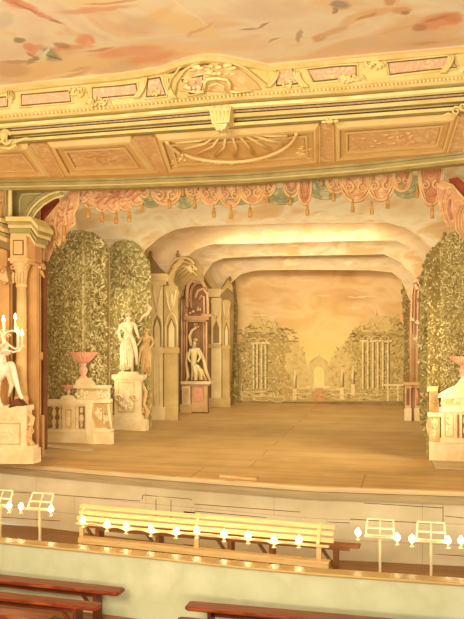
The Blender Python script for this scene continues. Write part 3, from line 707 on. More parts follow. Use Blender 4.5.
# left most pilaster on the return wall, in front of the column
FW = Flat(-.3, False)
pil = thing('return_pilaster', FW.p(4, 463), 'wide ochre pilaster with stepped cornice at the far left edge', 'pilaster')
mb = MB(); mb.use('pilaster'); FW.rect(mb, -25, 283, 12.5, 461, .12); mb.use('groove'); FW.rect(mb, 11.8, 285, 12.7, 461, .02, .1); FW.rect(mb, 3, 284, 4, 461, .02, .1); mb.build('shaft', None, pil)
mb = MB(); mb.use('pilaster_light'); FW.poly(mb, [(-25, 262), (12, 268), (15, 282), (12, 284), (-25, 281)], .26); mb.use('pilaster')
for s in (1, 8): scroll(FW, mb, s+2, 272, 4, .3, 1.2, .25)
FW.tube(mb, [(-10, 281), (4, 281), (14, 285)], 1, .3); mb.build('capital', None, pil)
mb = MB()
mb.use('pilaster'); FW.poly(mb, [(-25, 238), (13, 252), (13, 268), (-25, 262)], .24)
for i, (a, m_) in enumerate([(0, 'gold'), (5, 'olive'), (9, 'pilaster_light'), (14, 'olive'), (18, 'pilaster_light')]):
    mb.use(m_); FW.poly(mb, [(-25, 205+a), (14, 222+a), (14, 226+a), (-25, 209+a)], .5-.05*i)
mb.build('cornice', None, pil)
mb = MB()
for i, m_ in enumerate(['gold', 'olive', 'pilaster', 'olive']): mb.use(m_); FW.tube(mb, [(-10, 154+6*i), (0, 165+5*i), (8, 176+4*i), (13-i*1.5, 190+2*i), (13-i*2, 218)], 2.2, .12+.0*i)
mb.use('pilaster'); FW.poly(mb, [(-25, 160), (-5, 168), (6, 182), (8, 222), (-25, 208)], .1)
for x in (4, 9): ornament(FW, mb, x-2, 200, 2, 8, .15, 8, 1.1)
mb.build('curved_spandrel', None, pil)

# =================================================================== DRAPED VALANCE
FV = Flat(.55, False)
val = thing('draped_valance', FV.p(245, 212), 'painted pink and green draped valance with tassels hanging under the lintel', 'valance')
def swag(x0, x1, y0, y1, cloth, rim=True, layers=2, sag=.5, name='swag', deep=False):
    mb = MB(); cx_ = (x0+x1)/2; rx = (x1-x0)/2
    P = [(x0, y0-4)]+[(cx_-rx*math.cos(math.radians(a)), y0+(y1-y0)*math.sin(math.radians(a))**.7) for a in range(0, 181, 15)]+[(x1, y0-4)]
    mb.use(cloth); FV.poly(mb, P, .04, .0)
    for k in range(layers):
        r = .72-.26*k
        mb.use('pinkdeep' if k == 1 and cloth != 'greencloth' else cloth)
        FV.tube(mb, [(cx_-rx*r*math.cos(math.radians(a)), y0+(y1-y0)*r*math.sin(math.radians(a))**.7) for a in range(0, 181, 20)], [.5]+[1.1]*8+[.5], .05)
    if rim and rx > 8:
        mb.use('trim'); m0 = y0+(y1-y0)*.45
        for sg in (-1, 1):
            scroll(FV, mb, cx_+sg*rx*.42, m0, rx*.34, .07, 1.2, .3, sg, 90); FV.tube(mb, [(cx_+sg*rx*.85, y0-1), (cx_+sg*rx*.75, m0), (cx_+sg*rx*.3, y1-3)], [.6, 1.5, .6], .07)
    if rim:
        mb.use('trim'); FV.tube(mb, [(cx_-rx*.95*math.cos(math.radians(a)), y0+(y1-y0)*.95*math.sin(math.radians(a))**.7) for a in range(0, 181, 15)], 1.5, .05)
    return mb.build(name, None, val)
def tsl(x, y0, y1, w=2.2):
    mb = MB(); mb.use('tassel'); k = FV.sc(x); c = FV.p(x, y0, .09)
    FV.tube(mb, [(x, y0-3), (x, y0+1)], .6, .09)
    z = lambda y: FV.p(x, y).z
    mb.lathe((c.x, c.y, 0), [(w*.3*k, z(y0)), (w*.75*k, z(y0+1.5)), (w*.45*k, z(y0+3.2)), (w*.8*k, z(y0+4.2)), (w*.95*k, z(y1-.5)), (w*.9*k, z(y1))], 10)
    return mb.build('tassel', None, val)
top = lambda x: lint_b(x)+1
# backing strips of green cloth
for (x0, x1, y0, y1) in [(140, 162, 196, 208), (170, 198, 190, 209), (198, 262, 188, 206), (262, 300, 192, 205), (306, 345, 184, 200), (392, 422, 180, 199)]:
    swag(x0, x1, y0, y1, 'greencloth', False, 2)
mb = MB(); mb.use('pinkcloth')
FV.poly(mb, [(75, 184), (150, 183), (150, 195), (136, 206), (120, 211), (104, 210), (90, 204), (80, 196)], .04, .01)
mb.use('pinkdeep')
for k in range(5): FV.tube(mb, [(96+9*k, 206-k), (104+9*k, 198-k), (114+8*k, 190)], [.6, 1.6, .6], .06)
mb.use('trim')
for i, (x, y, r) in enumerate([(84, 200, 5), (92, 205, 6), (103, 208, 6), (115, 209, 6), (127, 207, 6), (138, 202, 6), (146, 196, 4)]):
    FV.tube(mb, arc(x, y-2, r, r*.9, 190, 350, 8), 1.5, .06)
for i in range(16): x = random.uniform(84, 144); y = random.uniform(192, 203); mb.use(random.choice(['trim', 'pinkdeep', 'pinkcloth'])); FV.tube(mb, [(x, y), (x+3, y-3), (x+6, y-2)], [.5, 1.5, .5], .07)
mb.build('swag', None, val)
for (x0, x1, y1, c) in [(152, 182, 206, 'pinkcloth'), (186, 203, 200, 'pinkcloth'), (200, 222, 206, 'pinkcloth'), (219, 243, 208, 'pinkcloth'), (240, 266, 205, 'pinkcloth'), (258, 276, 197, 'pinkcloth'), (284, 300, 198, 'pinkcloth'),
                        (298, 312, 206, 'pinkdeep'), (326, 346, 194, 'pinkcloth'), (340, 372, 203, 'pinkcloth'), (366, 396, 202, 'pinkcloth'), (392, 412, 193, 'pinkdeep'), (418, 444, 207, 'pinkdeep')]:
    swag(x0, x1, top((x0+x1)/2)+1, y1, c, True, 3 if x1-x0 > 20 else 2)
for (x, y0, y1) in [(90, 210, 219), (104, 213, 223), (118, 214, 224), (131, 212, 222), (144, 206, 212), (171, 200, 209), (196, 200, 209), (215, 208, 218), (232, 209, 219), (251, 208, 218), (268, 194, 203), (291, 198, 206),
                    (308, 206, 216), (334, 194, 202), (353, 203, 213), (372, 205, 215), (388, 200, 209), (417, 189, 199), (432, 206, 219), (184, 188, 197), (322, 180, 187)]:
    tsl(x, y0, y1)
FS = Flat(.42, False)
ld = thing('side_drapery', FS.p(58, 258), 'pink side drapery gathered under the curved arch at upper left', 'drapery')
mb = MB(); FS.poly(mb, [(26, 232), (28, 214), (40, 199), (56, 192), (58, 208), (42, 234), (34, 236)], .04, -.12); mb.build('crimson_lining', 'crimson', ld)
mb = MB(); mb.use('pinkcloth'); FS.poly(mb, [(37, 231), (48, 218), (62, 200), (74, 188), (80, 192), (79, 206), (73, 224), (64, 238), (55, 246), (48, 262), (41, 262), (40, 244)], .04, .0)
mb.use('pinkdeep')
for k in range(5): FS.tube(mb, [(44+4*k, 232-6*k), (50+4*k, 236-6*k), (54+5*k, 232-6*k)], [.5, 1.4, .5], .05)
mb.use('trim')
FS.tube(mb, [(40, 228), (52, 214), (66, 197), (74, 189)], 1, .05)
for P in ([(80, 192), (79, 206), (75, 214), (76, 224), (70, 230)], [(70, 200), (66, 214), (68, 224), (62, 230), (63, 240)], [(58, 212), (56, 226), (58, 236), (52, 246)], [(45, 240), (44, 262)], [(63, 236), (60, 246), (56, 240)]): FS.tube(mb, P, 1.6, .06)
for k in range(10): x = random.uniform(56, 76); ornament(FS, mb, x, 262-x*.85+random.uniform(-6, 12), 2, 3, .05, 2, 1.3)
mb.build('gathered_cloth', None, ld)
mb = MB()
for (x, y0, y1) in [(56, 236, 249), (66, 228, 243)]:
    c = FS.p(x, y0, .1); k = FS.sc(x); z = lambda y: FS.p(x, y).z
    mb.lathe((c.x, c.y, 0), [(.6*k, z(y0-2)), (1.6*k, z(y0+1)), (1*k, z(y0+3)), (2*k, z(y1-1)), (2*k, z(y1))], 10)
mb.build('tassel', 'tassel', ld)
rd = thing('side_drapery', FS.p(452, 240), 'pink side drapery with curling folds at the upper right edge', 'drapery')
mb = MB(); FS.poly(mb, [(449, 178), (458, 176), (490, 204), (490, 250), (470, 232), (456, 205)], .04, -.12); mb.build('crimson_lining', 'crimson', rd)
mb = MB(); mb.use('pinkcloth'); FS.poly(mb, [(436, 186), (443, 180), (452, 186), (464, 202), (480, 212), (480, 246), (462, 240), (456, 226), (448, 228), (442, 218), (438, 204)], .04, .0)
mb.use('trim'); FS.tube(mb, [(442, 182), (452, 186), (464, 200), (476, 206)], 1.6, .05)
for k in range(3): FS.tube(mb, [(460+3*k, 206), (455+3*k, 216), (456+3*k, 230), (463+2*k, 239)], 1, .05)
for k in range(2): FS.tube(mb, [(445+4*k, 190+5*k), (441+4*k, 200), (443+4*k, 214), (449+2*k, 226)], 1, .05)
mb.use('pinkdeep'); FS.tube(mb, [(450, 200), (449, 210), (452, 220)], 1.3, .04)
mb.build('gathered_cloth', None, rd)

# =================================================================== SKY BORDERS AND BACKDROP
def Yb(px, py): return onfloor(px, py).y
borders = [
 (Yb(128, 430)+.45, 'sky', [(-40, 300), (100, 285), (138, 262), (146, 249), (160, 237), (176, 229), (195, 226), (232, 225), (320, 223), (388, 223), (404, 227), (420, 237), (436, 255), (470, 290), (560, 300)], 'nearest cream sky border with arched lower edge behind the tassels'),
 (Yb(163, 420)+.12, 'sky2', [(60, 320), (150, 290), (170, 272), (184, 259), (196, 249), (212, 244), (260, 243), (330, 241), (396, 240), (408, 246), (420, 256), (440, 280), (500, 320)], 'second sky border from the front, pale grey and peach clouds'),
 (Yb(195, 412.5)+.5, 'sky', [(100, 320), (185, 300), (204, 276), (212, 263), (224, 258), (260, 256), (330, 255), (384, 254), (400, 262), (410, 272), (440, 310)], 'third sky border from the front, warm peach clouds'),
 (Yb(217, 407)+.15, 'sky2', [(150, 330), (222, 300), (232, 282), (241, 274), (256, 270), (300, 269.5), (370, 270), (392, 272), (402, 280), (410, 300), (440, 330)], 'rearmost sky border just above the painted backdrop')]
for Y, m_, P, lab in borders:
    F = Flat(Y, False); t = thing('sky_border', F.p(300, 240), lab, 'sky border')
    mb = MB(); P2 = P+[(P[-1][0], 120), (P[0][0], 120)]; F.poly(mb, P2, .03); mb.build('canvas', m_, t)
    mb = MB(); mb.use('skyline'); F.tube(mb, P, .5, .04); mb.build('painted_edge', None, t)
    for k in range(9):
        mb = MB(); x = random.uniform(262, 372); j = lin(P)(x); mb.ball(F.p(x, j-random.uniform(4, 14), .028), (random.uniform(.15, .4), .006, random.uniform(.03, .09)), 12, 5); mb.build('painted_cloud', 'skyline', t)
BD = Flat(11.0, False)
bdr = thing('backdrop', BD.p(320, 405), 'painted canvas backdrop of a hazy garden with domed pavilions and an arch', 'backdrop')
def sky_mat():
    m = mat('backdrop_sky', [(214, 166, 102), (228, 184, 118), (238, 202, 140), (224, 176, 108)], .7, .95, detail=5, distort=.8, spread=(.3, .7), stretch=(1, 1, 2))
    nt = m.node_tree; b = nt.nodes['Principled BSDF']; l = b.inputs['Base Color'].links[0].from_socket
    tc = nt.nodes.new('ShaderNodeTexCoord'); gr = nt.nodes.new('ShaderNodeTexGradient'); gr.gradient_type = 'SPHERICAL'
    mp = nt.nodes.new('ShaderNodeMapping'); mp.vector_type = 'TEXTURE'; mp.inputs['Location'].default_value = (0, 0, 1.4); mp.inputs['Scale'].default_value = (2.2, 2.2, 2.6)
    nt.links.new(tc.outputs['Object'], mp.inputs[0]); nt.links.new(mp.outputs[0], gr.inputs[0])
    mx = nt.nodes.new('ShaderNodeMix'); mx.data_type = 'RGBA'; nt.links.new(gr.outputs[0], mx.inputs[0])
    nt.links.new(l, mx.inputs[6]); mx.inputs[7].default_value = rgb((246, 214, 126)); nt.links.new(mx.outputs[2], b.inputs['Base Color'])
    return m
M['bd_sky'] = sky_mat()
mb = MB(); BD.rect(mb, 200, 215, 445, 402.5, .03); mb.build('canvas', 'bd_sky', bdr)
mb = MB(); BD.rect(mb, 232, 401.5, 440, 405.5, .06); mb.build('batten', 'arch_yd', bdr)
# painted trees: hazy masses, each a thin painted shape with leaves
def ptree(P, n, cols, base, f=.035, L=5, name='painted_trees'):
    mb = MB(); mb.use(base); BD.poly(mb, P, .003, f-.003)
    BD.leaves(mb, P, n, L, cols, f+.004, .004, .35, spread=1.0)
    cx_ = sum(a for a, b in P)/len(P); cy_ = sum(b for a, b in P)/len(P)
    BD.leaves(mb, [(cx_+(a-cx_)*1.12, min(cy_+(b-cy_)*1.1, 396)) for a, b in P], int(n*.9), L*1.1, [(base, 3), ('bd_tree2', 2), ('bd_tree', 2)], f-.002, .004, .5, spread=1.0)
    return mb.build(name, None, bdr)
lc = [('bd_tree', 4), ('bd_tree2', 4), ('bd_dark', 1.6), ('bd_line', .8)]
hz = [('bd_tree2', 4), ('bd_tree', 1), ('glowpaint', .4)]
ptree([(288, 348), (296, 340), (304, 352), (308, 368), (310, 392), (286, 396)], 90, hz, 'bd_tree2', .034)
ptree([(326, 392), (329, 366), (335, 352), (343, 344), (352, 340), (356, 392)], 90, hz, 'bd_tree2', .034)
ptree([(236, 395), (237, 352), (241, 340), (246, 331), (254, 323), (263, 319), (274, 322), (283, 329), (289, 339), (290, 349), (286, 356), (284, 366), (290, 378), (294, 395)], 420, lc, 'bd_tree', .04)
ptree([(348, 395), (352, 372), (352, 356), (346, 348), (348, 338), (356, 329), (366, 321), (377, 317), (388, 320), (396, 316), (404, 326), (410, 334), (410, 395)], 420, lc, 'bd_tree', .04)
mb = MB(); mb.use('bd_dark')
for k in range(16):     # dark sprays of leaves at the tree edges
    for (cx_, cy_) in ((244, 330), (262, 334), (285, 334), (358, 334), (380, 336), (398, 330)):
        a = random.uniform(-.4, .5); x = cx_+random.uniform(-9, 9); y = cy_+random.uniform(-6, 8); l = random.uniform(3, 8)
        BD.tube(mb, [(x, y), (x+l*.5, y-l*.3*a-1), (x+l, y+a*l*.5)], [.1, .45, .1], .052)
for k in range(90):
    x = random.choice([random.uniform(236, 262), random.uniform(384, 408)]); y = random.uniform(336, 392)
    BD.tube(mb, [(x, y), (x+random.uniform(-2, 4), y-random.uniform(1, 4))], .3, .05)
mb.build('painted_leaf_sprays', None, bdr)
for x, yt, yd in ((262, 309, 330), (376, 307, 328)):    # the two domed pavilions
    mb = MB(); mb.use('bd_tree2')
    BD.poly(mb, [(x-16, yd+4)]+arc(x, yd, 15, 12, 180, 0, 12)+[(x+16, yd+4)], .004, .046)
    mb.use('bd_line'); BD.tube(mb, arc(x, yd, 15, 12, 180, 0, 12), .5, .052)
    for s in (-8, -3, 3, 8): BD.tube(mb, [(x+s*1.3, yd), (x+s, yd-7), (x+s*.3, yd-11)], .35, .052)
    BD.tube(mb, [(x, yd-11), (x, yd-20)], [.8, .3], .052); BD.ell(mb, x, yd-15, .9, 1.2, .6, .052)
    mb.use('bd_tree'); BD.rect(mb, x-18, yd+4, x+18, yd+6.5, .006, .046)
    mb.build('painted_dome', None, bdr)
    mb = MB()
    xsx = [x-9, x-5.5, x-1, x+3] if x < 300 else [x-14, x-9, x-4, x+1, x+6, x+11]
    for i, c_ in enumerate(xsx):
        mb.use('bd_line'); BD.rect(mb, c_, yd+14, c_+1.6, 389, .005, .05); mb.use('bd_dark'); BD.rect(mb, c_+1.8, yd+14, c_+3.0, 389, .004, .048)
    mb.use('bd_line'); BD.rect(mb, xsx[0]-2, yd+12, xsx[-1]+5, yd+14, .008, .05)
    for s in (-9, 0, 9): BD.tube(mb, arc(x+s, yd+12, 4.5, 4, 180, 0, 8), .5, .054)
    mb.build('painted_colonnade', None, bdr)
mb = MB(); mb.use('bd_tree2'); BD.poly(mb, [(309, 392), (309, 366)]+arc(319, 366, 10, 9, 180, 0, 10)+[(329, 366), (329, 392)], .004, .052)
mb.use('glowpaint'); BD.poly(mb, [(314, 386), (314, 373)]+arc(319, 373, 5.5, 6.5, 180, 0, 10)+[(324.5, 386)], .004, .058)
mb.use('bd_line'); BD.tube(mb, arc(319, 372, 6.6, 8, 180, 0, 10), .5, .06); BD.tube(mb, [(311, 362), (319, 355), (327, 362)], .7, .06); BD.ell(mb, 319, 354, 1, 1.6, .6, .06)
BD.rect(mb, 307, 386, 331, 388, .006, .056)
mb.build('painted_triumphal_arch', None, bdr)
mb = MB(); mb.use('bd_rose'); BD.poly(mb, [(316, 388), (323, 388), (326, 401), (313, 401)], .004, .062); mb.build('painted_path', None, bdr)
mb = MB(); mb.use('bd_tree'); BD.rect(mb, 237, 390, 405, 401, .004, .054)
mb.use('bd_line')
for (x, y, wx) in [(252, 391, 14), (262, 395, 11), (278, 396, 8), (303, 388, 9), (304, 393, 8), (336, 389, 8), (340, 394, 8), (358, 393, 10), (374, 394, 9), (394, 388, 8)]:
    BD.tube(mb, [(x-wx, y), (x-wx*.6, y+1), (x+wx*.6, y+1), (x+wx, y)], .6, .064); BD.tube(mb, arc(x, y+3, wx*.8, 3, 180, 360, 8), .4, .064)
for k in range(60): x = random.uniform(238, 402); BD.tube(mb, [(x, random.uniform(390, 399)), (x+random.uniform(-3, 3), random.uniform(392, 400))], .35, .064)
mb.use('bd_dark')
for k in range(50): x = random.uniform(238, 402); y = random.uniform(391, 399); BD.tube(mb, [(x, y), (x+random.uniform(1, 4), y+.4)], .35, .062)
mb.build('painted_parterre', None, bdr)
for x, yb, h in ((295, 388, 26), (342, 387, 28), (353, 384, 26), (242, 392, 14)):
    mb = MB(); mb.use('bd_line')
    BD.tube(mb, [(x, yb), (x-.5, yb-h*.3), (x+.3, yb-h*.55), (x, yb-h*.72)], [h*.045, h*.06, h*.05, h*.03], .06); BD.ell(mb, x+.2, yb-h*.8, h*.035, h*.05, h*.03, .06)
    BD.tube(mb, [(x, yb-h*.68), (x+h*.1, yb-h*.55), (x+h*.05, yb-h*.45)], h*.02, .06); BD.rect(mb, x-h*.07, yb, x+h*.07, min(yb+12, 400), .01, .056)
    mb.use('bd_dark'); BD.tube(mb, [(x+h*.05, yb), (x+h*.06, yb-h*.5)], .4, .066)
    mb.build('painted_statue', None, bdr)
mb = MB(); mb.use('bd_line')
for x in (387, 397, 404): BD.rect(mb, x, 386, x+1.6, 401, .01, .056)
BD.rect(mb, 384, 384, 406, 386, .01, .056); mb.build('painted_table', None, bdr)
for k in range(10): mb = MB(); mb.ball(BD.p(random.uniform(245, 395), random.uniform(276, 320), .034), (random.uniform(.1, .45), .004, random.uniform(.015, .03)), 12, 4); mb.build('painted_cloud_streak', 'skyline', bdr)

# =================================================================== LEFT WINGS
def Yb(px, py): return onfloor(px, py).y
LC = [('leaf_d', 2), ('leaf_m', 3), ('leaf_l', 3.2)]
# first hedge wing with its balustrade
Y1 = Yb(86, 443); FH = Flat(Y1+.22)
hp = [(47, 470), (47, 262), (50, 250), (56, 241), (64, 234), (74, 231), (84, 230.5), (94, 233), (103, 239), (109, 247), (110, 256), (110, 470)]
hg = thing('hedge_wing', FH.p(80, 443), 'tall clipped hedge flat with rounded top directly behind the urn balustrade at left', 'scenery flat')
mb = MB(); FH.poly(mb, hp, .05); mb.build('panel', 'hedge', hg)
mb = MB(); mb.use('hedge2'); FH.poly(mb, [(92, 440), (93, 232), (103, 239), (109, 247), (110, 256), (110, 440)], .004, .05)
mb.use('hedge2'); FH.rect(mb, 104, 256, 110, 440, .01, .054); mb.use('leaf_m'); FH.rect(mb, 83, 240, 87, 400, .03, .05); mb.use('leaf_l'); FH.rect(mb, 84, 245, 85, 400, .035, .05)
mb.build('painted_edge', None, hg)
mb = MB(); FH.leaves(mb, [p for p in hp if p[0] < 95]+[(92, 234), (92, 400), (47, 400)], 1, 4, LC)
FH.leaves(mb, [(48, 400), (48, 262), (56, 242), (66, 234), (78, 231), (91, 233), (91, 400)], 3400, 4.0, LC, .055, .05, .27, spread=1.0)
FH.leaves(mb, [(92, 400), (93, 234), (103, 240), (108, 248), (108, 400)], 1500, 5.2, [('leaf_d', 3), ('leaf_m', 3), ('leaf_l', 3.4)], .06, .06, .28, spread=.9)
mb.build('foliage', None, hg)
FBa = Flat(Y1)
def urn(F, px, yb, yt, w, parent, name='urn', mats=('coral', 'coral_light')):
    """scalloped bowl on a knopped foot"""
    k = F.sc(px); c = F.p(px, yb, .06); h = yb-yt; z = lambda t: F.p(px, yb-h*t).z
    u = MB(); u.use(mats[1])
    u.lathe((c.x, c.y, 0), [(w*.42*k, z(0)), (w*.36*k, z(.06)), (w*.2*k, z(.14)), (w*.3*k, z(.26)), (w*.34*k, z(.36)), (w*.2*k, z(.46)), (w*.22*k, z(.52)), (w*.3*k, z(.58))], 14, .6)
    u.use(mats[0]); n = 32; prof = [(.3, .58), (.55, .68), (.8, .8), (.98, .93), (1.02, .98), (.9, .97), (.6, .82)]
    vs = []; fs = []
    for (r, t) in prof:
        for j in range(n):
            a = 2*math.pi*j/n; rr = w*k*r*(1+.09*(j % 2)); vs.append(Vector((c.x+rr*math.cos(a), c.y+rr*.55*math.sin(a), z(t))))
    for i in range(len(prof)-1):
        for j in range(n): fs.append((i*n+j, i*n+(j+1) % n, (i+1)*n+(j+1) % n, (i+1)*n+j))
    fs.append(tuple((len(prof)-1)*n+j for j in range(n)))
    u.add(vs, fs); u.use(mats[1])
    for j in range(0, 16):
        a = 2*math.pi*j/16; u.tube([Vector((c.x+w*k*r*1.02*math.cos(a), c.y+w*k*r*.57*math.sin(a), z(t))) for r, t in prof[:5]], w*k*.035, 4)
    return u.build(name, None, parent)
def baluster(F, x, y0, y1, w, parent):
    k = F.sc(x); c = F.p(x, y1, .0); z = lambda t: F.p(x, y1+(y0-y1)*t).z
    b_ = MB(); b_.lathe((c.x, c.y, 0), [(w*k*a, z(t)) for a, t in ((.9, 0), (.9, .06), (.4, .12), (.95, .28), (.9, .38), (.35, .48), (.5, .5), (.35, .53), (.95, .66), (.85, .76), (.35, .9), (.9, .95), (.9, 1))], 12)
    return b_.build('baluster', 'stone', parent)
bal = thing('balustrade_wing', FBa.p(80, 443), 'cream balustrade flat with pedestals before the leftmost hedge', 'scenery flat')
mb = MB(); FBa.rect(mb, 49, 431, 113.5, 447, .16, -.02); FBa.rect(mb, 49, 428.5, 113.5, 431.5, .2, -.03); mb.build('plinth', 'stone', bal)
mb = MB(); FBa.rect(mb, 49, 399, 96, 404, .2, -.04); FBa.rect(mb, 50, 404, 95, 406, .14, -.02); mb.build('top_rail', 'stone', bal)
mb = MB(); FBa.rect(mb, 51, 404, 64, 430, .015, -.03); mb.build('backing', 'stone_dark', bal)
for x in (54, 60.5): baluster(FBa, x, 406, 429, 2.3, bal)
mb = MB(); mb.use('stone'); FBa.rect(mb, 64, 405, 77, 430, .12, -.02); mb.use('stone_mid'); FBa.rect(mb, 67.5, 409, 73.5, 427, .01, .1); mb.use('stone'); FBa.rect(mb, 68.3, 410, 72.7, 426, .012, .102)
for y in (413, 418, 423): FBa.ell(mb, 70.5, y, 1.4, 1.8, 1, .12)
mb.build('panel', None, bal)
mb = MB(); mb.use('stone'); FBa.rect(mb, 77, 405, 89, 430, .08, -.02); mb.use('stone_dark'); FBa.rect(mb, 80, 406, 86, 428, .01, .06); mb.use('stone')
FBa.ell(mb, 83, 418, 2.6, 4, 2, .08); FBa.ell(mb, 83, 410, 1.8, 3, 1.5, .08); FBa.tube(mb, [(83, 422), (83, 427)], 1.2, .08); mb.build('niche_panel', None, bal)
mb = MB(); mb.use('stone'); FBa.poly(mb, [(89, 404), (94, 402), (94, 418), (97, 430), (98, 447), (92, 447), (90, 432)], .22, -.02); mb.build('scroll_buttress', None, bal)
for P in ([(108, 410), (110, 424), (113, 432), (113.5, 443)],): pass
mb = MB(); mb.use('stone_mid'); FBa.rect(mb, 94, 402, 112, 430, .1, -.03); mb.use('stone'); FBa.rect(mb, 92, 399, 112, 402.5, .2, -.04); FBa.rect(mb, 95, 427, 110, 431, .2, -.03)
ornament(FBa, mb, 101, 413, 4, 8, .1, 14, 1.6); ornament(FBa, mb, 107, 418, 3, 7, .1, 10, 1.5); FBa.tube(mb, [(110, 404), (111, 416), (113, 428)], 1.4, .1); mb.build('carved_pedestal', None, bal)
mb = MB(); mb.use('stone'); FBa.rect(mb, 76, 385, 111, 388, .18, -.03); FBa.rect(mb, 78, 388, 110, 399, .08, -.02); FBa.poly(mb, [(77, 385), (79, 380), (83, 378), (90, 378), (94, 382), (96, 385)], .16, -.02)
ornament(FBa, mb, 84, 394, 8, 4, .1, 18, 1.8); ornament(FBa, mb, 102, 394, 7, 4, .1, 14, 1.7)
mb.use('stone_mid'); FBa.rect(mb, 79, 389, 109, 391, .01, .07)
mb.build('carved_attic', None, bal)
mb = MB(); mb.use('stone'); FBa.poly(mb, [(62, 399), (65, 395), (75, 395), (78, 399)], .16, -.03); mb.build('urn_step', None, bal)
u1 = thing('garden_urn', FBa.p(85, 378), 'large coral scalloped urn on the left balustrade', 'urn'); urn(FBa, 84.5, 379, 351.5, 12.5, u1, 'bowl')
u2 = thing('garden_urn', FBa.p(70, 395), 'small coral urn on the left balustrade rail', 'urn'); urn(FBa, 70, 395.5, 384.5, 6.2, u2, 'bowl')

# second hedge wing with the pale statue on its pedestal
Y2 = Yb(128, 430); F2 = Flat(Y2); F2h = Flat(Y2+.3)
h2 = thing('hedge_wing', F2h.p(130, 430), 'narrower hedge flat with domed top behind the pale draped statue', 'scenery flat')
hp2 = [(108, 470), (108, 256), (110, 248), (116, 242), (124, 240), (133, 241), (140, 246), (144, 254), (150, 262), (152, 300), (152, 470)]
mb = MB(); F2h.poly(mb, hp2, .05); mb.build('panel', 'hedge', h2)
mb = MB(); F2h.leaves(mb, [(109, 400), (109, 256), (118, 242), (133, 241), (142, 250), (150, 262), (150, 400)], 1600, 4.6, [('leaf_d', 2.2), ('leaf_m', 3), ('leaf_l', 4)], .06, .06, .28, spread=.9)
mb.use('leaf_l')
for k in range(12): F2h.ell(mb, 146+random.uniform(-4, 5), 262+k*5, random.uniform(1, 2.4), random.uniform(1, 2.2), 1, .06)
mb.build('foliage', None, h2)
pd = thing('statue_pedestal', F2.p(129, 430), 'cream carved pedestal under the pale draped statue at left', 'pedestal')
mb = MB(); F2.poly(mb, [(113, 418), (145, 418), (147, 421), (147, 431), (113, 431)], .3, -.15); F2.rect(mb, 114, 415, 144, 418.5, .26, -.12); mb.build('base', 'stone', pd)
mb = MB(); mb.use('stone'); F2.rect(mb, 116, 378, 142, 416, .2, -.1); mb.use('stone_mid'); F2.rect(mb, 119.5, 382, 136, 412, .01, .1); mb.use('stone'); F2.rect(mb, 120.5, 383, 135, 411, .012, .103); mb.build('die', None, pd)
mb = MB(); F2.rect(mb, 114, 374.5, 145, 378.5, .3, -.15); F2.rect(mb, 115, 378, 144, 380, .24, -.12); F2.poly(mb, [(119, 374.5), (121, 371.5), (137, 371.5), (139, 374.5)], .22, -.1); mb.build('cornice', 'stone', pd)
mb = MB(); mb.use('stone'); ornament(F2, mb, 128, 404, 9, 5, .13, 20, 1.8); F2.ell(mb, 128, 399, 5, 8, 2, .1); scroll(F2, mb, 120, 398, 4, .13, 1.3, .25); scroll(F2, mb, 136, 398, 4, .13, 1.3, .25, -1, 180); mb.build('cartouche', None, pd)
mb = MB(); F2.tube(mb, [(142, 382), (146, 392), (144, 404), (148, 412), (146, 418)], [1, 2, 1.5, 2.4, 2], .0); ornament(F2, mb, 145, 411, 3, 4, .02, 8, 1.3); mb.build('side_scroll', 'stone_mid', pd)
st = thing('draped_statue', F2.p(128, 372), 'pale draped statue with raised arm on the left pedestal', 'statue')
standing(F2, 128.5, 372, 60, 'statue', st, f=.02, arm_up=False)
vs_ = thing('companion_statue', F2h.p(147, 372), 'small ochre figure with curling foliage right of the pale statue', 'statue')
FVs = Flat(Y2+.1)
standing(FVs, 147, 374, 46, 'stone_mid', vs_, f=.0, flip=-1)
mb = MB(); mb.use('stone'); FVs.tube(mb, [(140, 322), (144, 316), (148, 314), (151, 308), (148, 304), (145, 308)], [.8, 1.5, 1.8, 1.8, 1.5, .8], .05); mb.build('curling_leaf', None, vs_)

# third wing: yellow arcade, fourth: rose arch with statue, fifth: yellow arcade, sixth: dark hedge end
def arcade(px0, px1, ytop, ybot, peak, label, Yp, cols, inner, extra=None):
    """gabled palace wing: pilasters, pointed niche, entablature, sloping roof; px0..px1 near to far"""
    F = Flat(Yp); a, b_, c_ = cols
    t = thing('palace_wing', F.p((px0+px1)/2, ybot), label, 'scenery flat')
    mb = MB(); W = px1-px0
    mb.use(b_); F.poly(mb, [(px0, ybot+3), (px0, peak[0]), (px0+W*peak[1], peak[2]), (px1, ytop+2), (px1, ybot+3)], .05); mb.build('panel', None, t)
    return F, t
Y3 = Yb(163, 420); F3 = Flat(Y3)
p3 = thing('palace_wing', F3.p(163, 420), 'yellow painted palace flat with pointed niches beside the pale statue', 'scenery flat')
mb = MB(); F3.poly(mb, [(147, 423), (147, 262), (150, 254), (160, 268), (167, 274), (172, 266), (180, 258), (188, 256), (196, 259), (203, 268), (204, 282), (192, 279), (186, 284), (180, 300), (179, 340), (179, 423)], .05); mb.build('panel', 'arch_yd', p3)
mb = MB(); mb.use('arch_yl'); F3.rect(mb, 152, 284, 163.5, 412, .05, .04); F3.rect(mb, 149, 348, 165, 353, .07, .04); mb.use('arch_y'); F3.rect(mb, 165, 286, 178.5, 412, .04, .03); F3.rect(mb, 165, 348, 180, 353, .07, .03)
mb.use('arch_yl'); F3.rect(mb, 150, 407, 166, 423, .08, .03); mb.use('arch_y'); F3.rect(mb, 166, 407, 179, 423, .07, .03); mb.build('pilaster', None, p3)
mb = MB(); mb.use('arch_yl'); F3.poly(mb, [(149, 274), (168, 274), (170, 276), (169, 282), (150, 282)], .13, .03); F3.rect(mb, 151, 282, 167, 285, .09, .03); mb.use('arch_y')
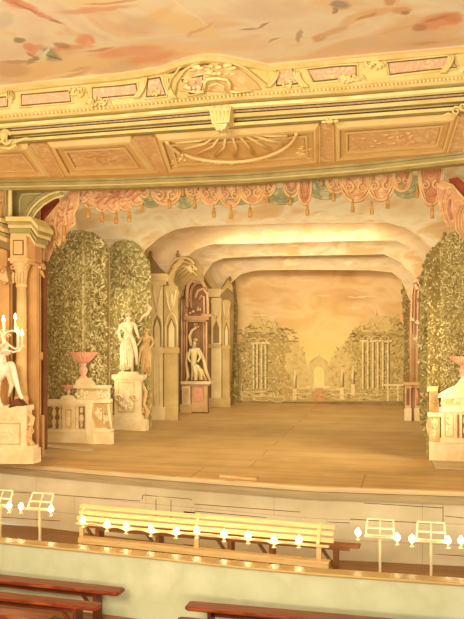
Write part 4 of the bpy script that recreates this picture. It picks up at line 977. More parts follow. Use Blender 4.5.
F3.poly(mb, [(169, 282), (170, 275), (180, 259), (186, 257), (184, 262), (176, 272), (174, 282), (180, 292), (179, 298), (171, 288)], .06, .03); mb.build('entablature', None, p3)
mb = MB(); mb.use('arch_yd')
F3.poly(mb, [(154.5, 347), (154.5, 326)]+[(155.5, 320), (158, 315.5), (161, 320), (162, 326)]+[(162, 347)], .01, .09); F3.poly(mb, [(168, 347), (168, 326), (172, 317), (176.5, 326), (176.5, 347)], .01, .07)
mb.use('arch_yl'); F3.poly(mb, [(155.6, 347), (155.6, 328), (158.3, 319), (161, 328), (161, 347)], .01, .095); F3.poly(mb, [(169.6, 347), (169.6, 328), (172.4, 320), (175.2, 328), (175.2, 347)], .01, .075); mb.build('pointed_niche', None, p3)
mb = MB(); mb.use('arch_yl'); 
for P in ([(154, 286), (156, 300), (159, 312)], [(163, 286), (160, 300), (158, 312)], [(167, 290), (169, 304), (172, 312)], [(177, 290), (175, 304), (172, 312)]): F3.tube(mb, P, .8, .1)
F3.ell(mb, 173, 300, 2, 6, 1, .08); mb.use('arch_y')
F3.tube(mb, arc(183, 268, 12, 10, 170, 20, 10), 1.3, .08); F3.tube(mb, arc(184, 272, 12, 10, 160, 20, 10), .8, .07)
for k in range(4): F3.tube(mb, [(176+k*2, 272+k*3), (184+k*3, 266+k*2), (192+k*2, 270+k*2)], .6, .06)
ornament(F3, mb, 192, 268, 6, 5, .05, 14, 1.4)
mb.use('arch_yl')
F3.tube(mb, [(152.5, 347), (152.5, 326), (154.5, 318), (158, 313), (161.8, 318), (163.6, 326), (163.6, 347)], .7, .1); F3.tube(mb, [(166.4, 347), (166.4, 326), (168.6, 317), (172, 312.5), (175.8, 317), (178, 326), (178, 347)], .7, .08)
for x in (155, 161): F3.tube(mb, [(x, 357), (x, 405)], .5, .09)
for y in (277, 280.5): F3.tube(mb, [(149, y), (170, y)], .7, .17)
mb.build('tracery', None, p3)
mb = MB(); F3.ell(mb, 178, 255, 1.8, 2.4, 1.5, .03); F3.ell(mb, 178, 251.8, 1.1, 1.4, 1, .03); mb.build('finial', 'arch_yd', p3); mb = MB(); F3.ell(mb, 151, 254, 2, 3, 1.5, .03); F3.ell(mb, 149.5, 259, 2, 3, 1.5, .03); mb.build('finial', 'arch_yd', p3)
Y4 = Yb(195, 412.5); F4 = Flat(Y4)
p4 = thing('rose_arch_wing', F4.p(195, 412), 'rose coloured broken arch flat framing a seated statue at left', 'scenery flat')
mb = MB(); mb.use('arch_pd'); F4.poly(mb, [(170, 414), (170, 300), (184, 296), (184, 286), (192, 282), (204, 286), (208, 292), (209, 414)], .05); mb.build('panel', None, p4)
mb = MB()
for x, c in ((182.5, 'arch_pl'), (185, 'arch_p'), (187.4, 'arch_pl')): mb.use(c); F4.tube(mb, [(x, 300), (x, 390)], 1.0, .08)
for x, c in ((204.5, 'arch_p'), (207, 'arch_pl')): mb.use(c); F4.tube(mb, [(x, 322), (x, 382)], 1.0, .08)
mb.build('column_cluster', None, p4)
mb = MB(); mb.use('arch_pl'); F4.tube(mb, [(188, 308)]+arc(197, 292, 9, 13, 180, 20, 10), 1.7, .1); mb.use('arch_p'); F4.tube(mb, [(192, 308)]+arc(200, 295, 8.5, 12, 180, 20, 10), 1.3, .1); mb.use('arch_pl'); F4.tube(mb, [(196, 298), (199, 291), (204, 289), (208, 294), (208.6, 306), (208.6, 318)], 1.4, .09)
F4.tube(mb, [(200, 300), (202, 296), (204.5, 297), (205, 318)], 1, .08); mb.use('arch_p'); F4.rect(mb, 185, 316, 210, 320, .14, .04); F4.rect(mb, 187, 320, 207, 322, .1, .04); F4.rect(mb, 203, 314, 213, 317, .16, .04); mb.build('broken_arch', None, p4)
mb = MB(); mb.use('arch_p')
for (x, y) in ((186, 312), (190, 300), (197, 326), (192, 318), (200, 309), (196, 279), (188, 283)): ornament(F4, mb, x, y, 2.5, 3, .12, 6, 1.2)
mb.use('arch_pd'); F4.rect(mb, 190, 324, 202, 386, .005, .05); mb.use('arch_pl')
for k in range(7): F4.ell(mb, random.uniform(184, 196), 314+random.uniform(-4, 4), 1.5, 1.3, 1, .13)
mb.build('carved_leaves', None, p4)
ps = thing('niche_pedestal', F4.p(196, 412), 'low rose pedestal with coral panel under the seated statue', 'pedestal')
F4b = Flat(Y4-.1)
mb = MB(); mb.use('stone'); F4b.rect(mb, 182, 381, 212, 384, .18, -.04); mb.use('arch_p'); F4b.rect(mb, 183, 384, 210, 386, .12, -.02); mb.build('slab', None, ps)
mb = MB(); mb.use('stone'); F4b.rect(mb, 183, 386, 191, 412, .1, -.0); mb.use('arch_pl'); F4b.rect(mb, 184.5, 388, 189.5, 403, .02, .1); mb.use('stone_mid'); F4b.rect(mb, 181, 404, 192, 414, .14, -.02); F4b.rect(mb, 205, 386, 208, 412, .1, -.0)
F4b.rect(mb, 192, 386, 206, 412, .05, -.0); mb.build('pier', None, ps)
mb = MB(); F4b.poly(mb, [(194, 401), (194, 390)]+arc(199, 390, 5, 4, 180, 0, 8)+[(204, 401)], .03, .05); mb.build('coral_panel', 'coral', ps)
ss = thing('seated_statue', F4b.p(197, 381), 'ochre seated draped figure in the rose arch at left', 'statue')
J = [(194, 368, 0), (194.5, 360, 1), (195, 352, 1), (195, 346, 1), (196, 341.5, 2), (199, 366, 4), (203, 372, 5), (203, 380, 4), (197, 367, 6), (199, 374, 8), (198, 380.5, 7), (191, 350, 1), (189.5, 358, 3), (193, 362, 6), (199, 350, 1), (202, 357, 4), (200, 362, 7)]
E = [(0, 1), (1, 2), (2, 3), (3, 4), (0, 5), (5, 6), (6, 7), (0, 8), (8, 9), (9, 10), (2, 11), (11, 12), (12, 13), (2, 14), (14, 15), (15, 16)]
figure('body', F4b, J, E, [3.6, 3, 3.4, 1.3, 2.2, 2.5, 2, 1.2, 2.5, 2, 1.2, 1.7, 1.2, .9, 1.7, 1.2, .9], 'arch_yl', ss, .05)
mb = MB()
for k in range(6): F4b.tube(mb, [(193+k*1.3, 362+k), (194+k*1.8, 370), (193+k*2.8, 380)], [.8, 1.3, .9], .13)
F4b.tube(mb, [(199, 348), (203, 356), (206, 368), (209, 379)], [.8, 1.5, 1.6, 1], .05)
F4b.tube(mb, [(192, 346), (190, 336), (193, 330), (197, 328)], [1.4, 1.6, 1.4, .6], .06); F4b.tube(mb, [(201, 350), (205, 362), (207, 372), (211, 381)], [1, 1.7, 1.9, 1], .09); F4b.tube(mb, [(188, 352), (187, 364), (189, 376), (187, 381)], [.8, 1.4, 1.6, 1], .08)
mb.build('drapery', 'arch_yl', ss)
mb = MB(); F4b.ell(mb, 196, 340, 2.3, 1.8, 2, .06); mb.build('hair', 'arch_y', ss)
Y5 = Yb(217, 407); F5 = Flat(Y5)
p5 = thing('palace_wing', F5.p(217, 407), 'yellow palace flat with pointed niche behind the rose arch at left', 'scenery flat')
mb = MB(); F5.poly(mb, [(190, 409), (190, 285), (204, 262), (208, 272), (214, 286), (220, 290), (228, 278), (234, 290), (234, 330), (230, 409)], .05); mb.build('panel', 'arch_yd', p5)
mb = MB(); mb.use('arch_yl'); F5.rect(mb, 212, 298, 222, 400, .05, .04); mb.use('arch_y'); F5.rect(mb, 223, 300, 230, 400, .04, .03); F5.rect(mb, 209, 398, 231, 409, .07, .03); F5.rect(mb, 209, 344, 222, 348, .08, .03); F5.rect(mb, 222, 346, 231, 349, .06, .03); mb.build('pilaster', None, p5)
mb = MB(); mb.use('arch_yl'); F5.rect(mb, 206, 289, 222, 294.5, .12, .03); F5.rect(mb, 207, 294, 221, 297, .08, .03); mb.use('arch_y'); F5.poly(mb, [(222, 294), (222, 290), (229, 280), (233, 286), (233, 292), (228, 288)], .06, .03)
F5.poly(mb, [(200, 272), (205, 264), (216, 284), (222, 290), (214, 290)], .05, .03); mb.build('entablature', None, p5)
mb = MB(); mb.use('arch_yd'); F5.poly(mb, [(214, 343), (214, 328), (217, 320), (220, 328), (220, 343)], .01, .09); F5.poly(mb, [(224.5, 345), (224.5, 330), (227, 322), (229.5, 330), (229.5, 345)], .01, .07)
mb.use('arch_yl'); F5.poly(mb, [(225.6, 345), (225.6, 331), (227, 325), (228.4, 331), (228.4, 345)], .01, .075)
for P in ([(212, 300), (214, 312), (217, 319)], [(222, 300), (220, 312), (217, 319)], [(224, 302), (225, 312), (227, 319)], [(231, 302), (229, 312), (227, 319)]): F5.tube(mb, P, .7, .1)
mb.build('pointed_niche', None, p5)
for (x, y) in ((204, 263), (230, 279), (201, 268)): mb = MB(); F5.ell(mb, x, y, 1.6, 2.6, 1.2, .03); mb.build('finial', 'arch_yd', p5)
Y6 = Yb(233, 403.5)-.25; F6 = Flat(Y6)
p6 = thing('hedge_wing', F6.p(233, 404), 'narrow dark foliage flat at the far left end, touching the backdrop', 'scenery flat')
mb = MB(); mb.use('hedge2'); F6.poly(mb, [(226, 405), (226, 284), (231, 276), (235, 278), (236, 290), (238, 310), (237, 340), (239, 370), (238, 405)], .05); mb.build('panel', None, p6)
mb = MB(); F6.leaves(mb, [(228, 400), (228, 286), (232, 278), (236, 290), (238, 400)], 200, 4, [('leaf_d', 2), ('leaf_m', 2), ('bd_tree', 2)], .055, .03); F6.ell(mb, 235, 384, 1.2, 5, 1, .06); mb.build('foliage', None, p6)

# =================================================================== RIGHT WINGS
R1 = Flat(Yb(446, 460)); R1h = Flat(R1.Y+.22)
rb = thing('balustrade_wing', R1.p(446, 460), 'cream balustrade flat with carved pier at the right edge', 'scenery flat')
mb = MB(); mb.use('stone'); R1.rect(mb, 429, 441, 500, 462, .2, -.03); mb.use('stone'); R1.rect(mb, 440, 437, 500, 441.5, .26, -.03); mb.build('plinth', None, rb)
mb = MB(); mb.use('stone_mid'); R1.rect(mb, 429, 414, 440, 442, .1); mb.use('stone'); R1.rect(mb, 427.5, 412, 441, 416, .16, -.02); ornament(R1, mb, 434, 423, 3.5, 6, .1, 14, 1.4); ornament(R1, mb, 433, 434, 3, 5, .1, 10, 1.3)
R1.tube(mb, [(429, 416), (427.5, 426), (429, 436)], [1, 1.7, 1], .03)
mb.build('carved_pedestal', None, rb)
mb = MB(); mb.use('stone'); R1.rect(mb, 441, 410, 500, 438, .12); mb.use('stone_mid'); R1.rect(mb, 444.5, 413, 453.5, 436, .01, .12); mb.use('stone'); R1.rect(mb, 445.5, 414, 452.5, 435, .012, .124)
R1.ell(mb, 449, 422, 2.4, 2.8, 1.6, .14); R1.ell(mb, 449, 417, 2, 1.6, 1.2, .14); R1.ell(mb, 449, 427, 1, 2, .8, .14)
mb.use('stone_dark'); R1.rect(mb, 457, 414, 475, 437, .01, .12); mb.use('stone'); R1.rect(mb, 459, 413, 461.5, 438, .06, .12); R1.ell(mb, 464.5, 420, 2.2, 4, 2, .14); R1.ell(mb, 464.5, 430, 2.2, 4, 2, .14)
mb.build('panel', None, rb)
mb = MB(); mb.use('stone'); R1.rect(mb, 439, 406.5, 500, 411, .2, -.02); R1.rect(mb, 438, 394, 500, 397, .22, -.03); R1.rect(mb, 441, 397, 500, 406.5, .1); mb.use('stone_mid'); R1.rect(mb, 443, 399, 460, 405, .01, .1)
mb.use('stone'); ornament(R1, mb, 456, 401, 4, 3, .12, 10, 1.3); R1.ell(mb, 442, 403, 2.2, 2.4, 1.4, .1); mb.build('cornice', None, rb)
mb = MB(); mb.use('stone'); R1.poly(mb, [(438, 394), (446, 389), (455, 385), (459, 380), (462, 376), (500, 376), (500, 394)], .18, -.03); mb.build('sloping_cap', None, rb)
mb = MB(); mb.use('stone_mid'); R1h2 = Flat(R1.Y+.1); R1h2.poly(mb, [(429, 414), (429, 392), (434, 388), (438, 392), (440, 414)], .08); R1h2.rect(mb, 427, 386, 438, 391, .14); ornament(R1h2, mb, 434, 402, 3, 5, .08, 8, 1.3); mb.build('side_pier', None, rb)
u3 = thing('garden_urn', R1.p(464, 376), 'large coral scalloped urn cut by the right edge of the view', 'urn'); urn(R1, 463, 377, 356, 14, u3, 'bowl')
h3 = thing('hedge_wing', R1h.p(455, 460), 'tall clipped hedge flat behind the balustrade at right', 'scenery flat')
hp3 = [(426, 470), (428, 350), (428, 300), (427, 270), (432, 250), (440, 240), (450, 233), (460, 230), (480, 232), (500, 240), (500, 470)]
mb = MB(); R1h.poly(mb, hp3, .05); mb.build('panel', 'hedge', h3)
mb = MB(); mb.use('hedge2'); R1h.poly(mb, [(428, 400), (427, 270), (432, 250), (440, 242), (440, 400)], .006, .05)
R1h.leaves(mb, [(441, 410), (440, 242), (450, 235), (470, 232), (470, 410)], 2200, 4.2, LC, .056, .05, .28, spread=1.0)
R1h.leaves(mb, [(428, 410), (427, 270), (434, 250), (440, 242), (440, 410)], 380, 4, [('leaf_d', 4), ('leaf_m', 3), ('leaf_l', 1.2)], .06, .05, .38, spread=1.0)
for k in range(7): mb.use('leaf_d'); R1h.ell(mb, 428+k*3+random.uniform(-2, 1), 262-k*4.6, 2.2, 2.6, 1.5, .03)
mb.build('foliage', None, h3)
RY2 = Yb(424, 436); R2 = Flat(RY2)
h4 = thing('hedge_wing', R2.p(424, 436), 'ragged dark edge of a hedge flat between the rose arch and right hedge', 'scenery flat')
mb = MB(); mb.use('hedge'); R2.poly(mb, [(420, 440), (419, 320), (421, 290), (424, 262), (430, 250), (445, 244), (450, 440)], .05); mb.build('panel', None, h4)
mb = MB(); R2.leaves(mb, [(420, 430), (419, 320), (421, 290), (424, 262), (430, 252), (440, 250), (440, 430)], 500, 4.5, [('leaf_d', 3), ('leaf_m', 3), ('leaf_l', 2)], .055, .07, .4)
mb.use('stone')
for k in range(9): R2.ell(mb, 430+random.uniform(-2, 2), 340+k*6, 1.2, 2, 1, .1)
mb.use('leaf_d')
for (x, y) in ((428, 256), (424, 266), (421, 282), (423, 274), (433, 249), (419.5, 300)): R2.ell(mb, x, y, 2.2, 2.8, 1.4, .03)
mb.build('foliage', None, h4)
RY3 = Yb(413, 420); R3 = Flat(RY3)
p7 = thing('rose_arch_wing', R3.p(413, 420), 'narrow rose coloured arch flat with carved leaves at right', 'scenery flat')
mb = MB(); mb.use('arch_p'); R3.poly(mb, [(410, 422), (409, 330), (411, 292), (416, 278), (424, 272), (430, 280), (432, 422)], .05); mb.build('panel', None, p7)
mb = MB()
for x, c in ((411.5, 'arch_pl'), (414.5, 'arch_p'), (418, 'arch_pl'), (421.5, 'arch_p')): mb.use(c); R3.tube(mb, [(x, 384), (x-.4, 330), (x+.3, 294), (x+2, 284), (x+6, 278)], 1.1, .08)
mb.build('arch_moulding', None, p7)
mb = MB(); mb.use('stone')
for (x, y) in ((417, 282), (416, 288), (413, 320), (418, 322), (416, 340), (421, 348), (420, 362)): ornament(R3, mb, x, y, 2.4, 3, .12, 7, 1.2)
mb.use('arch_y'); R3.rect(mb, 410.5, 334, 418, 384, .03, .05)
mb.build('carved_leaves', None, p7)
R3b = Flat(RY3-.12)
pp = thing('niche_pedestal', R3b.p(412, 420), 'low rose pedestal with two short piers at right of stage', 'pedestal')
mb = MB(); mb.use('stone_mid'); R3b.rect(mb, 403, 382, 426, 385, .18, -.03); mb.build('slab', None, pp)
for (x0, x1) in ((405, 411), (415, 421)):
    mb = MB(); mb.use('arch_pl'); R3b.rect(mb, x0, 385, x1, 408, .1); mb.use('arch_pd'); R3b.rect(mb, x0+1.5, 388, x1-1.5, 405, .01, .1); mb.use('stone'); R3b.rect(mb, x0-.6, 408, x1+.6, 422, .14); mb.build('pier', None, pp)
mb = MB(); mb.use('coral'); R3b.tube(mb, [(408, 392), (411, 387), (416, 386), (418, 394)], [1, 1.6, 1.6, 1], .06); R3b.tube(mb, [(417, 390), (418, 404)], 1.4, .1); mb.build('coral_swag', None, pp)
mb = MB(); mb.use('stone_mid'); R3b.rect(mb, 424, 384, 434, 424, .12); R3b.rect(mb, 422, 400, 436, 404, .15); mb.build('tall_pier', None, pp)
RY4 = Yb(407, 409); R4 = Flat(RY4)
h5 = thing('hedge_wing', R4.p(406, 409), 'dark narrow foliage flat at right, beside the backdrop', 'scenery flat')
mb = MB(); mb.use('hedge2'); R4.poly(mb, [(403, 411), (404.5, 330), (402.5, 310), (403, 290), (402, 276), (406, 271), (411, 280), (414, 300), (414, 411)], .05); mb.build('panel', None, h5)
mb = MB(); R4.leaves(mb, [(405, 400), (404, 330), (402, 300), (403, 276), (408, 274), (413, 290), (413, 400)], 160, 4, [('leaf_d', 2), ('leaf_m', 2), ('bd_tree', 1)], .055, .03)
mb.use('hedge2')
for (x, y) in ((404, 276), (402.5, 292), (404, 305), (408, 272)): R4.ell(mb, x, y, 2, 3, 1.4, .03)
mb.build('foliage', None, h5)

# =================================================================== LEFT CORNER: plinth, putto, candelabra
FP = Flat(-.88, False)
pl = thing('corner_plinth', FP.p(12, 461), 'large cream and gold plinth carrying the putto at lower left', 'plinth')
FPZ = lambda mbx, x0, y0, x1, y1, th, f=0: FP.rect(mbx, x0, y0, x1, y1, th, f)
mb = MB(); FPZ(mb, -30, 448, 38, 462.5, .3, -.12); FPZ(mb, -30, 445, 36, 449, .26, -.1); mb.build('base', 'stone', pl)
mb = MB(); mb.use('stone'); FPZ(mb, -30, 409, 30, 446, .22, -.08); mb.use('stone_mid'); FPZ(mb, 1.5, 422, 24.5, 444, .012, .14); mb.use('stone'); FPZ(mb, 3, 423.5, 23, 442.5, .014, .143)
ornament(FP, mb, 13, 433, 8, 6, .15, 20, 1.5); ornament(FP, mb, 10, 417, 8, 3, .15, 12, 1.4); mb.build('die', None, pl)
mb = MB(); FPZ(mb, -30, 405, 31, 410, .3, -.12); FPZ(mb, -30, 409, 29, 413, .26, -.1); mb.build('cornice', 'stone', pl)
mb = MB(); FP.tube(mb, [(29, 412), (34, 418), (32, 428), (30, 438), (34, 445)], [1.5, 2.6, 1.6, 2, 2.6], .05); ornament(FP, mb, 32, 430, 2.4, 9, .1, 12, 1.4); mb.build('side_scroll', 'pilaster_light', pl)
mb = MB(); FP.poly(mb, [(14, 407), (18, 400), (22, 398), (27, 404), (29, 405.2), (14, 405.2)], .2, .0); mb.build('rock_base', 'brown', pl)
pu = thing('putto_statue', FP.p(8, 406), 'white putto with wide striding legs holding up the candelabra at left', 'statue')
J = [(7, 374, 4), (4, 366, 4), (1, 357, 3), (0, 349, 3), (-1, 342, 3),            # 0 pelvis..4 head
     (1, 378, 4), (-1, 391, 5), (3, 403, 4), (7, 405, 7),                             # left leg
     (13, 365, 6), (17, 363, 8), (19, 377, 6), (22, 392, 4), (26, 399, 5),           # raised right thigh knee, shin, foot
     (8, 352, 5), (12, 346, 7), (8, 338, 8), (8, 334, 8),                             # arm up to the candelabra
     (-6, 354, 3), (-9, 364, 5), (-4, 370, 7)]
E = [(0, 1), (1, 2), (2, 3), (3, 4), (0, 5), (5, 6), (6, 7), (7, 8), (0, 9), (9, 10), (10, 11), (11, 12), (12, 13), (2, 14), (14, 15), (15, 16), (16, 17), (2, 18), (18, 19), (19, 20)]
Rr = [5.2, 5.2, 5.0, 2.2, 4.4, 4.0, 2.8, 1.9, 1.7, 4.2, 3.2, 2.9, 1.8, 1.4, 2.4, 1.9, 1.4, 1.4, 2.4, 1.9, 1.4]
figure('body', FP, J, E, Rr, 'white', pu, .02)
mb = MB(); FP.ell(mb, -1, 339, 4.8, 4, 4.5, .04); 
for k in range(14): FP.ell(mb, -1+random.uniform(-4, 4), 338+random.uniform(-3, 1), 1.4, 1.4, 1.4, .08)
mb.build('curly_hair', 'pilaster_light', pu)
mb = MB(); FP.tube(mb, [(-6, 372), (4, 370), (12, 374), (15, 385), (12, 396)], [2, 3, 3, 2.4, 1], .12); FP.tube(mb, [(-4, 374), (2, 382), (2, 394)], [2, 2.6, 1.2], .12); mb.build('loincloth', 'statue', pu)
mb = MB(); FP.ell(mb, 1.6, 343, .8, .8, 1, .17); mb.build('nose', 'white', pu)
cb = thing('candelabra', FP.p(8, 345), 'white branching candelabra with lit candles above the putto', 'candelabra')
mb = MB(); FP.tube(mb, [(3, 374), (6, 362), (8, 350), (9, 338), (9, 330), (9, 322)], [1.1, 1.5, 1.8, 1.5, 1.2, 1.0], .18); FP.ell(mb, 8.5, 345, 2.2, 3, 2, .18); FP.ell(mb, 9, 352, 1.8, 2.4, 1.8, .18); mb.build('stem', 'white', cb)
cands = [(9, 320, 330, 0, [(9, 332), (9, 330)]), (0, 323, 332, -.02, [(9, 338), (5, 331), (1, 336), (0, 332)]), (20.5, 318, 331, .0, [(9, 338), (12, 332), (17, 331), (20.5, 331)]),
         (24.5, 332, 348, .05, [(8.5, 347), (13, 342), (17, 346), (22, 349), (24.5, 348)]), (30, 334, 346, .1, [(9, 353), (14, 350), (22, 352), (28, 350), (30, 346)]), (-6, 336, 348, .05, [(8.5, 347), (4, 342), (0, 346), (-6, 348)]), (-12, 338, 350, .1, [(9, 353), (3, 349), (-6, 353), (-12, 350)])]
for (x, yt, yb, f, arm) in cands:
    mb = MB(); FP.tube(mb, arm, [1.1]+[.9]*(len(arm)-1), .2+f); 
    if len(arm) > 2: scroll(FP, mb, arm[1][0]+(1 if x > 9 else -1)*2, arm[1][1]+4, 2, .2+f, 1, .28)
    k = FP.sc(x); c = FP.p(x, yb, .2+f); mb.lathe(c+Vector((0, 0, -.02)), [(.8*k, -.01), (1.9*k, .012), (2.1*k, .03), (1.2*k, .032)], 12); mb.build('branch', 'white', cb)
    mb = MB(); z0 = c.z; z1 = FP.p(x, yt+2).z; mb.lathe((c.x, c.y, 0), [(1.0*k, z0), (1.0*k, z1), (.6*k, z1+.01)], 10); cn = mb.build('candle', 'white', cb)
    mb = MB(); mb.lathe((c.x, c.y, z1+.0), [(.4*k, .0), (1.3*k, .03), (1.2*k, .055), (.4*k, .11), (.05*k, .13)], 10); mb.build('flame', 'flame', cn)

# =================================================================== ORCHESTRA PIT
A = onz(78, 506, -.16); B = onz(334, 527.5, -.16); Ld = (B-A).length; ang = math.atan2(B.y-A.y, B.x-A.x); Md = (A+B)/2
desk = thing('slatted_music_desk', (Md.x, Md.y, PZ), 'long pale slatted music desk running across the orchestra pit', 'music desk', rz=ang)
H = -.16-PZ
def lx(px, py=520, z=-.3):   # local x on the desk for a pixel column
    best = None
    d = ray(px, py); 
    # intersect vertical plane through A,B
    nrm = Vector((-(B.y-A.y), B.x-A.x, 0)).normalized(); t = (A-CAM).dot(nrm)/d.dot(nrm); p = CAM+d*t
    return (p-Md).dot((B-A).normalized())
for i in range(3):
    mb = MB(); z = H-.02-.085*i; y = .07-.05*i
    R_ = Matrix.Rotation(math.radians(-32), 3, 'X')
    mb.box((.0, y, z), (Ld-.02*(i % 2), .02, .066), R_); mb.build('slat', 'lightwood', desk, local=True)
mb = MB(); mb.box((0, -.1, H-.255), (Ld-.1, .08, .02)); mb.box((0, -.145, H-.245), (Ld-.1, .015, .035)); mb.build('ledge', 'lightwood', desk, local=True)
for px in (82, 197, 319):
    x = lx(px); mb = MB(); mb.box((x, .0, (H-.3)/2), (.07, .05, H-.3)); mb.beam((x, .09, H+.02), (x, -.1, H-.28), .05, .03); mb.box((x, 0, .03), (.08, .36, .05)); mb.build('support', 'lightwood', desk, local=True)
mb = MB(); mb.box((.0, -.09, H-.545), (Ld-.12, .022, .07)); mb.box((0, -.02, H-.5), (Ld-.12, .14, .02)); mb.box((0, -.09, H-.62), (Ld-.12, .02, .04)); mb.build('lower_shelf', 'lightwood', desk, local=True)
# low brown bench behind the desk
A2 = onz(90, 524, -.56); B2 = onz(360, 545, -.56)
a2 = math.atan2(B2.y-A2.y, B2.x-A2.x); L2 = (B2-A2).length; M2 = (A2+B2)/2
pb = thing('pit_bench', (M2.x, M2.y, PZ), 'low brown bench in the pit behind the slatted desk', 'bench', rz=a2); hb = -.56-PZ
mb = MB(); mb.box((0, 0, hb-.02), (L2, .2, .035)); mb.build('seat', 'midwood', pb, local=True)
mb = MB(); mb.box((0, -.07, hb-.06), (L2-.3, .03, .05)); mb.build('apron', 'midwood', pb, local=True)
for s in (-.46, -.22, .05, .2, .42):
    mb = MB(); x = s*L2; mb.box((x, 0, (hb-.05)/2), (.07, .2, hb-.05)); mb.beam((x, 0, hb*.45), (x-.25, 0, hb-.06), .04, .05, (0, 1, 0)); mb.build('leg', 'midwood', pb, local=True)
# music stands
SY = -3.0
def music_stand(cx_, top_, bot_, w_, label, tilt=.0):
    F = Flat(SY, False); c = F.p(cx_, bot_); k = F.sc(cx_)
    t = thing('music_stand', (c.x, c.y, PZ), label, 'music stand', 'cream music stands')
    W = w_*k; z0 = F.p(cx_, bot_).z-PZ; z1 = F.p(cx_, top_).z-PZ
    tl = .14
    mb = MB(); Y_ = lambda z: (z-z0)/(z1-z0)*tl-.03
    for s in (-1, 0, 1): mb.beam((s*W/2*(1-.03), Y_(z0), z0), (s*W/2*.9, Y_(z1), z1), .026 if s else .02, .02, (0, 1, 0))
    for q in (0, .45, 1): z = z0+(z1-z0)*q; mb.beam((-W/2*(1-.1*q)*.98, Y_(z), z), (W/2*(1-.1*q)*.98, Y_(z), z), .02, .026)
    mb.build('frame', 'desk_white', t, local=True)
    mb = MB(); mb.box((0, Y_(z0)-.035, z0-.01), (W*1.06, .08, .018)); mb.build('ledge', 'desk_white', t, local=True)
    mb = MB(); mb.box((0, 0, z0/2), (.036, .036, z0)); mb.build('post', 'desk_white', t, local=True)
    mb = MB(); mb.box((0, 0, .02), (.34, .05, .04)); mb.box((0, 0, .02), (.05, .34, .04)); mb.build('foot', 'desk_white', t, local=True)
    return t
music_stand(40, 494.5, 508, 23, 'cream music stand left of the long slatted desk, standing whole in view')
music_stand(0, 491.5, 504.5, 21, 'cream music stand cut by the left edge of the view')
music_stand(380, 521, 535, 29, 'cream music stand nearest the right end of the slatted desk')
music_stand(431, 524, 539.5, 30, 'cream music stand farthest right in the orchestra pit')
# lit bulb lamps
lamps = [(9, 507, -3.05, 'lit bulb at the right side of the leftmost, cropped music stand'), (21, 507.5, -3.05, 'lit bulb at the left side of the whole music stand at left'), (51, 510, -3.05, 'lit bulb at the right side of the whole music stand at left'),
         (83, 521, -3.2, 'lit bulb at the left end of the slatted desk'), (107, 525, -3.2, 'second lit bulb from the left end of the slatted desk'), (126, 527.5, -3.2, 'third lit bulb from the left end of the slatted desk'), (151, 530, -3.2, 'fourth lit bulb from the left end of the slatted desk'),
         (176, 532, -3.2, 'lit bulb just left of the middle support of the slatted desk'), (197, 531.5, -3.2, 'lit bulb on the middle support of the slatted desk'), (224, 535, -3.2, 'lit bulb just right of the middle support of the slatted desk'), (248, 537, -3.2, 'third lit bulb from the right end of the slatted desk'), (274, 541, -3.2, 'second lit bulb from the right end of the slatted desk'), (299, 541, -3.2, 'lit bulb nearest the right end of the slatted desk'),
         (358, 533.5, -3.05, 'lit bulb alone between the slatted desk and the next music stand'), (397, 538.5, -3.05, 'lit bulb at the right side of the stand nearest the desk'), (412, 540, -3.05, 'lit bulb at the left side of the rightmost music stand'), (448, 541.5, -3.05, 'lit bulb at the right side of the rightmost music stand'), (461, 541.5, -3.05, 'lit bulb at the right edge of the view')]
proto = None
deskn = Vector((-(B.y-A.y), B.x-A.x, 0)).normalized()
for (px, py, Yl, lab) in lamps:
    if Yl == -3.2:
        d = ray(px, py); q = A-deskn*.2; t_ = (q-CAM).dot(deskn)/d.dot(deskn); P = CAM+d*t_
    else: P = at(px, py, SY-.09)
    if proto is None:
        o = thing('candle_bulb_lamp', P, lab, 'lamp', 'lit bulbs along the orchestra pit'); proto = o
        mb = MB(); mb.lathe((0, 0, 0), [(.014, -.03), (.03, -.02), (.044, .005), (.042, .03), (.024, .06), (.006, .085)], 12); mb.build('bulb', 'bulb', o, local=True)
        mb = MB(); mb.lathe((0, 0, 0), [(.016, -.095), (.02, -.09), (.02, -.03), (.015, -.025)], 10); mb.build('socket', 'desk_white', o, local=True)
        mb = MB(); mb.lathe((0, 0, 0), [(.03, -.1), (.036, -.095), (.03, -.088)], 12); mb.build('drip_tray', 'desk_white', o, local=True)
        mb = MB(); mb.box((0, .05, -.075), (.014, .1, .014)); mb.build('clip', 'cord', o, local=True)
    else: o = copy_tree(proto)
    o.location = P; o['label'] = lab
mb = MB(); pts = []
dl = [l for l in lamps if l[2] == -3.2]
for (a_, b_) in zip(dl, dl[1:]):
    for i in range(8):
        t = i/8; px = a_[0]+(b_[0]-a_[0])*t; py = a_[1]+(b_[1]-a_[1])*t+3.2-2.2*math.sin(math.pi*t)
        d = ray(px, py); q = A-deskn*.165; t_ = (q-CAM).dot(deskn)/d.dot(deskn); pts.append(CAM+d*t_)
mb.tube(pts, .012, 6)
tag(mb.build('lamp_cord', 'cord'), 'pale cord linking the bulbs along the slatted desk', 'cord')

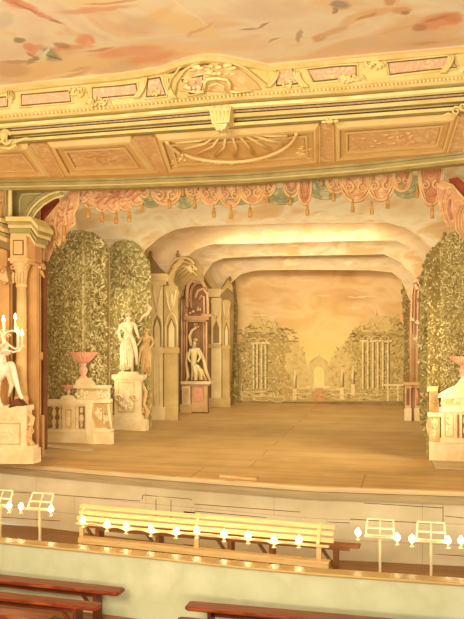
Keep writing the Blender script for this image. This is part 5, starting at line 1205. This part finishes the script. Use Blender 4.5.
# =================================================================== AUDITORIUM BENCHES
def bench(pa, pb_, z, label, wd=.25, right_end=True, group='red brown auditorium benches', legs=(.08, .5, .92)):
    a = onz(*pa, z); b = onz(*pb_, z); L = (b-a).length; an = math.atan2(b.y-a.y, b.x-a.x); m_ = (a+b)/2
    t = thing('auditorium_bench', (m_.x, m_.y, AF), label, 'bench', group, rz=an); h = z-AF
    mb = MB(); e = .035; hw = wd/2
    out = [(-L/2, -hw+e), (-L/2+e, -hw), (L/2-e, -hw), (L/2, -hw+e), (L/2, hw-e), (L/2-e, hw), (-L/2+e, hw), (-L/2, hw-e)]
    lay = []
    for (ins, zz_) in ((.012, 0), (0, -.01), (0, -.042), (.012, -.055)):
        lay.append([Vector((x*(1-ins/(L/2)), y*(1-ins/hw), h+zz_)) for x, y in out])
    n = 8; vs = [p for r in lay for p in r]; fs = [tuple(range(n)), tuple(range(3*n, 4*n))[::-1]]+[(i*n+j, i*n+(j+1) % n, (i+1)*n+(j+1) % n, (i+1)*n+j) for i in range(3) for j in range(n)]
    mb.add(vs, fs); mb.build('seat', 'bench', t, local=True)
    for s in legs:
        mb = MB(); x = -L/2+s*L; mb.box((x, 0, (h-.05)/2), (.05, .2, h-.05)); mb.box((x, 0, .03), (.06, .26, .05)); mb.build('leg', 'bench_dark', t, local=True)
    mb = MB(); mb.box((0, 0, h-.1), (L*(legs[-1]-legs[0]), .03, .08)); mb.build('stretcher', 'bench_dark', t, local=True)
    mb = MB()
    x = -L/2+legs[-1]*L; mb.beam((x, 0, h*.35), (x-.28, 0, h-.08), .04, .04, (0, 1, 0)); mb.build('brace', 'bench_dark', t, local=True)
    return t
bench((-150, 561), (122, 590), -.95, 'red brown bench at lower left, nearest the pale green wall')
bench((-150, 578), (100, 605), -.95, 'red brown bench at lower left, second row from the pale green wall', wd=.22)
bench((-150, 594), (52, 617), -.97, 'red brown bench at lower left, lowest in the view', wd=.24)
bench((187, 603.5), (520, 633), -.95, 'red brown bench right of the aisle, nearest the pale green wall')
bench((176, 619.5), (520, 652), -.95, 'red brown bench right of the aisle, second row from the wall')

# small ledge on the stage edge and lighter boards on the stage
a = onz(221, 475.5, .03); b = onz(258, 478.5, .03)
mb = MB(); mb.beam(a+Vector((0, 0, .0)), b, .14, .05); tag(mb.build('prompt_ledge', 'stone_mid'), 'small pale wooden ledge lying at the middle of the stage edge', 'ledge')
def strip(name, P, m_, lab):
    mb = MB(); mb.prism([onfloor(x, y)+Vector((0, 0, .004)) for x, y in P], (0, 0, .012)); return tag(mb.build(name, m_), lab, 'floor board')
strip('floor_board', [(39, 444), (94, 449.5), (92, 452), (39, 447)], 'lip2', 'pale thin board on the stage floor before the left balustrade')
strip('floor_board', [(431, 461), (464, 462), (464, 470), (436, 469)], 'lip2', 'pale flat board on the stage floor before the right balustrade')
